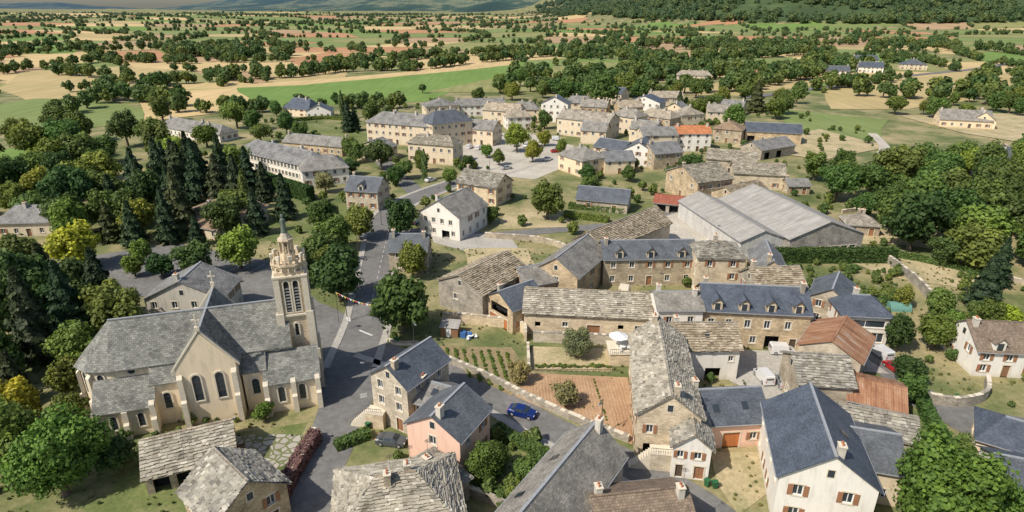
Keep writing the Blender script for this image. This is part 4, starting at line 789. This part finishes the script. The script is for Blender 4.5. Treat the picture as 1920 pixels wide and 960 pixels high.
# ------------------------------------------------ vehicles and garden things
def car(name,x,y,ang,col,kind='car'):
    E=empty(name,(x,y,.08),radians(ang)); b=MB(); g=MB(); w=MB(); l=MB()
    if kind=='van': st=[(2.15,.74,.35,.7,.74,.68),(1.95,.84,.25,.85,.9,.76),(1.35,.88,.22,1.05,1.15,.8),(.75,.88,.22,1.08,1.78,.74),(-1.9,.88,.22,1.08,1.84,.76),(-2.1,.86,.25,1.05,1.7,.74)]; gs={2:1,3:1}; gt={2}
    else: st=[(2.1,.7,.35,.6,.63,.66),(1.92,.83,.24,.74,.78,.76),(1.1,.88,.2,.88,.96,.78),(.4,.88,.2,.92,1.42,.64),(-.85,.88,.2,.94,1.44,.65),(-1.6,.87,.2,.97,1.12,.72),(-2.0,.85,.24,.92,1.0,.76),(-2.12,.76,.38,.72,.76,.7)]; gs={2:1,3:1,4:1}; gt={2,4}
    for i in range(len(st)-1):
        a,c=st[i],st[i+1]
        for e in (-1,1):
            b.face([(a[0],e*a[1],a[2]),(c[0],e*c[1],c[2]),(c[0],e*c[1],c[3]),(a[0],e*a[1],a[3])],col)
            b.face([(a[0],e*a[1],a[3]),(c[0],e*c[1],c[3]),(c[0],e*c[5],c[4]),(a[0],e*a[5],a[4])],col)
            if i in gs and not(kind=='van' and i==3):
                f=lambda t,u:(lerp(a[0],c[0],t),e*(lerp(lerp(a[1],c[1],t),lerp(a[5],c[5],t),u)+.012),lerp(lerp(a[3],c[3],t),lerp(a[4],c[4],t),u))
                g.face([f(.08,.12),f(.92,.12),f(.92,.88),f(.08,.88)],'glass')
        b.face([(a[0],-a[5],a[4]),(a[0],a[5],a[4]),(c[0],c[5],c[4]),(c[0],-c[5],c[4])],col); b.face([(a[0],-a[1],a[2]),(a[0],a[1],a[2]),(c[0],c[1],c[2]),(c[0],-c[1],c[2])],'dark')
        if i in gt:
            f=lambda t,s:(lerp(a[0],c[0],t),s*lerp(a[5],c[5],t)*.9,lerp(a[4],c[4],t)+.015); g.face([f(.06,-1),f(.06,1),f(.94,1),f(.94,-1)],'glass')
    for q in (st[0],st[-1]): b.face([(q[0],-q[1],q[2]),(q[0],q[1],q[2]),(q[0],q[1],q[3]),(q[0],q[5],q[4]),(q[0],-q[5],q[4]),(q[0],-q[1],q[3])],col)
    if kind=='van': g.face([(-2.115,-.6,1.15),(-2.115,.6,1.15),(-2.09,.6,1.6),(-2.09,-.6,1.6)],'glass')
    for xx in (1.32,-1.3):
        for e in (-1,1):
            for rr,h0,h1,m in ((.33,.7,.9,'tyre'),(.2,.9,.915,'zinc')):
                a=[(xx+rr*cos(t*pi/8),e*h0,.33+rr*sin(t*pi/8)) for t in range(16)]; c=[(p[0],e*h1,p[2]) for p in a]
                for t in range(16): w.face([a[t],a[(t+1)%16],c[(t+1)%16],c[t]],m)
                w.face(c,m)
    for e in (-1,1): l.box(2.0,2.08,e*.55-.14,e*.55+.14,.62,.72,'white'); l.box(-2.13,-2.05,e*.6-.12,e*.6+.12,.75,.9,'cloth_red'); b.box(.75,.95,*sorted((e*.88,e*1.03)),.95,1.08,col)
    b.obj('body',E); g.obj('windows',E); w.obj('wheels',E); l.obj('lights',E)
car('blue_car',1.5,75,-22,'paint_blue'); car('grey_car',-16.6,68.6,-10,'paint_grey'); car('white_van',46.9,92.4,-4,'paint_white','van'); car('white_van',63.6,91.6,100,'paint_white','van'); car('red_car',63.4,87,100,'paint_red')
car('white_pickup',40.6,84.3,95,'paint_white','van'); car('silver_car',43.2,83,80,'paint_silver'); car('blue_car',-8.6,75.6,-38,'paint_blue')
for x,y,a,c,k in ((-18,258,70,'paint_white','van'),(-14,256,70,'paint_white','van'),(-10,254,70,'paint_silver','car'),(2,262,75,'paint_grey','car'),(6,261,75,'paint_white','car'),(12,258,75,'paint_dark','car'),(18,250,20,'paint_red','car'),(-2,222,30,'paint_silver','car'),(-24,109,80,'paint_white','car'),(-24.3,118,80,'paint_dark','car'),(-41,155,100,'paint_silver','car'),(-110,125,20,'paint_white','car'),(-116,129,20,'paint_blue','car'),(-108,121,0,'paint_silver','car'),(14,236,40,'paint_white','car'),(-25,160,30,'paint_dark','car'),(-22,250,80,'paint_grey','car'),(-12,282,70,'paint_white','car'),(-6,284,70,'paint_dark','car'),(0,286,70,'paint_silver','car'),(20,275,0,'paint_white','van'),(-28,205,50,'paint_white','car'),(60,196,50,'paint_silver','car'),(180,222,10,'paint_white','car')):
    car('parked_van' if k=='van' else 'parked_car',x,y,a,c,k)
def parasol(x,y,z=0):
    m=MB(); m.prism(x,y,z,z+2.3,.04,.04,6,'white'); m.prism(x,y,z+2.1,z+2.75,1.7,.05,8,'white'); m.prism(x,y,z,z+.12,.35,.3,8,'trim'); m.obj('parasol')
mb=MB(); mb.box(16.4,20.2,88.3,92.5,0,2.3,'stone_pale'); mb.box(16.2,20.4,88.1,92.7,2.3,2.42,'trim')
for i in range(12): mb.box(16.3+i*.34,16.34+i*.34,88.15,88.19,2.42,3.3,'metal')
mb.box(16.3,20.1,88.14,88.2,3.3,3.35,'metal'); mb.obj('stone_terrace'); parasol(18,90.5,2.42)
def table(x,y,z=0):
    m=MB(); m.prism(x,y,z+.7,z+.75,.55,.55,12,'white'); m.prism(x,y,z,z+.7,.05,.05,6,'metal')
    for i in range(3):
        a=i*2.1; cx,cy=x+.95*cos(a),y+.95*sin(a); m.box(cx-.22,cx+.22,cy-.22,cy+.22,z+.42,z+.46,'white'); m.box(cx-.22,cx+.22,cy+.2,cy+.24,z+.46,z+.9,'white')
        for e in (-.2,.18):
            for g in (-.2,.18): m.box(cx+e,cx+e+.03,cy+g,cy+g+.03,z,z+.42,'white')
    m.obj('garden_table')
table(18.6,89.6,2.42); table(-7.5,97.5); table(90,104); table(0,60)
def stairs(name,x,y,a,n,w,top):
    m=MB()
    for i in range(n): m.box(i*.3,(i+1)*.3,0,w,0,top*(i+1)/n,'trim')
    m.box(n*.3,n*.3+2.6,0,w+.6,0,top,'stone_pale'); m.box(n*.3-.05,n*.3+2.65,-.05,w+.65,top,top+.1,'trim')
    for i in range(0,n*3+26,3): 
        xx=i*.1; zz=top*min(1,(xx/.3+1)/n); m.box(xx,xx+.03,-.02,.01,zz,zz+.9,'metal')
    m.box(n*.3,n*.3+2.6,-.03,.02,top+.95,top+1,'metal'); m.obj(name,None,(x,y,0),radians(a))
stairs('stone_staircase',15.2,63.8,-8,9,1.2,2.6); stairs('stone_staircase',-23.2,72.5,-10,8,1.4,2.4); stairs('stone_staircase',23,111,70,8,1.5,2.2)
mb=MB(); mb.box(0,7.6,-1.5,0,3.9,4.05,'trim')
for i in range(20): mb.box(i*.4,i*.4+.03,-1.5,-1.46,4.05,4.95,'metal')
mb.box(0,7.6,-1.52,-1.46,4.95,5,'metal')
for i,(c,w_) in enumerate((('cloth_red',.7),('white',.5),('cloth_blue',.6),('cloth_red',.4),('white',.8),('cloth_blue',.5))): mb.box(.5+i*1.05,.5+i*1.05+w_,-1.45,-1.42,4.2,4.9,c)
mb.obj('laundry_balcony',None,(25.3,94.55,0),0)
mb=MB(); mb.box(0,3.2,0,2.2,0,2,'wood'); mb.slab([(-.2,-.2,1.98),(3.4,-.2,1.98),(3.4,2.4,2.5),(-.2,2.4,2.5)],'fibre_cement',.06); mb.box(3.6,4.6,0,.9,0,1.1,'blue_tarp'); mb.box(4.9,5.7,0,.8,0,1,'blue_tarp'); mb.box(1,1.9,-.03,-.002,.1,1.8,'white'); mb.obj('garden_shed',None,(-13,98.2,0),radians(-8))
mb=MB()
for i in range(8):
    a0,a1=pi*i/8,pi*(i+1)/8; mb.face([(0,1.4*cos(a0),1.5*sin(a0)),(4,1.4*cos(a0),1.5*sin(a0)),(4,1.4*cos(a1),1.5*sin(a1)),(0,1.4*cos(a1),1.5*sin(a1))],'teal')
for xx in (0,4): mb.face([(xx,1.4*cos(pi*i/8),1.5*sin(pi*i/8)) for i in range(9)],'teal')
mb.obj('poly_tunnel',None,(75,109.5,0),radians(-5))
def lamp(x,y,a=0):
    m=MB(); m.prism(0,0,0,6,.09,.05,8,'metal'); m.box(-.04,1.3,-.04,.04,5.95,6.05,'metal'); m.box(.9,1.5,-.12,.12,5.85,5.95,'zinc'); m.prism(0,0,0,.3,.16,.12,8,'metal'); m.obj('street_lamp',None,(x,y,0),radians(a))
for q in ((-21.5,80,180),(-31.5,104,0),(-48,118,90),(-66,122,90),(-17,93,-60),(12.5,70.5,-120),(-36.5,135,0),(-36,160,0),(20,256,0),(-8,215,0),(36,92,-90)): lamp(*q)
def bench(x,y,a):
    m=MB(); 
    for i in range(4): m.box(-.9,.9,-.25+i*.13,-.15+i*.13,.42,.46,'wood')
    for i in range(3): m.box(-.9,.9,.3,.34,.52+i*.14,.62+i*.14,'wood')
    for e in (-.7,.7): m.box(e-.04,e+.04,-.25,.34,0,.42,'metal'); m.box(e-.04,e+.04,.26,.3,.42,.95,'metal')
    m.obj('bench',None,(x,y,0),radians(a))
bench(-37,67,30); bench(-46,54.5,60); bench(-60,122,10)
def wheelie_bin(x,y,c='bin_green'):
    m=MB(); m.hexa([(-.22,-.25,.1),(.22,-.25,.1),(.22,.25,.1),(-.22,.25,.1),(-.29,-.33,1),(.29,-.33,1),(.29,.33,1),(-.29,.33,1)],c); m.box(-.31,.31,-.36,.36,1,1.07,c); m.prism(.25,0,.0,.2,.1,.1,8,'tyre'); m.box(-.28,.28,.36,.42,.92,.97,c); m.obj('wheelie_bin',None,(x,y,.04),R.uniform(0,3))
for x,y in ((24.5,60.5),(25.4,60.2),(36,92.6),(-20.5,95.8),(-20.5,71.8),(68,78.5)): wheelie_bin(x,y)
def sign(x,y,a,kind):
    m=MB(); m.prism(0,0,0,2.5,.035,.035,8,'zinc')
    if kind=='t':
        m.face([(-.4,-.05,2.9),(.4,-.05,2.9),(0,-.05,2.2)],'cloth_red'); m.face([(-.26,-.055,2.82),(.26,-.055,2.82),(0,-.055,2.36)],'white')
    else: m.box(-.5,.5,-.06,-.04,2.1,2.45,'white'); m.box(-.5,.5,-.06,-.04,1.7,2.0,'white')
    m.obj('traffic_sign',None,(x,y,0),radians(a))
sign(-22,95.3,60,'t'); sign(-30.4,101,150,'d'); sign(-22.2,77,20,'d')
mb=MB(); A_=Vector((-33,103.5,6.5)); B_=Vector((-21,99.5,6)); 
for i in range(22):
    t=i/22; p=A_.lerp(B_,t)-Vector((0,0,1.2*sin(pi*t))); p2=A_.lerp(B_,t+1/22)-Vector((0,0,1.2*sin(pi*(t+1/22)))); mb.face([p,p2,p2+Vector((0,0,.03)),p+Vector((0,0,.03))],'white'); mb.face([p,p2,(p+p2)/2-Vector((0,0,.4))],('cloth_yellow','cloth_red','white')[i%3])
mb.prism(-33,103.5,0,6.6,.05,.05,6,'metal'); mb.prism(-21,99.5,0,6.1,.05,.05,6,'metal'); mb.obj('bunting')
mb=MB()
for i in range(16): 
    x=2.9+i*.95; mb.box(x,x+.06,86.6-.02,86.66,0,1.1,'wood')
mb.box(2.9,17.2,86.6,86.64,.9,.94,'metal'); mb.box(2.9,17.2,86.6,86.64,.45,.49,'metal'); mb.obj('garden_fence')
# ------------------------------------------------ light, sky, camera
el=radians(48); dx,dy=.80,.60; k=hypot(dx,dy); d=Vector((dx/k*cos(el),dy/k*cos(el),-sin(el)))
s=bpy.data.lights.new('sun','SUN'); s.energy=5; s.angle=radians(.5); s.color=(1,.93,.82); so=bpy.data.objects.new('sun',s); so.rotation_euler=d.to_track_quat('-Z','Y').to_euler(); so.location=(-100,-40,150); SC.collection.objects.link(so)
w=bpy.data.worlds.new('World'); SC.world=w; w.use_nodes=True; nt=w.node_tree; sk=nt.nodes.new('ShaderNodeTexSky'); sk.sky_type='NISHITA'; sk.sun_disc=False; sk.sun_elevation=el; sk.sun_rotation=atan2(-dx,-dy); sk.air_density=1.0; sk.dust_density=1.5
bg=nt.nodes['Background']; bg.inputs[1].default_value=.125; nt.links.new(sk.outputs[0],bg.inputs[0])
c=bpy.data.cameras.new('camera'); c.sensor_width=36; c.lens=36*1150/1920; c.clip_end=30000; c.clip_start=.5; co=bpy.data.objects.new('camera',c); co.location=(0,0,56); co.rotation_euler=(radians(90-22.2),0,0); SC.collection.objects.link(co); SC.camera=co
SC.view_settings.view_transform='Standard'; SC.view_settings.look='None'; SC.view_settings.exposure=0
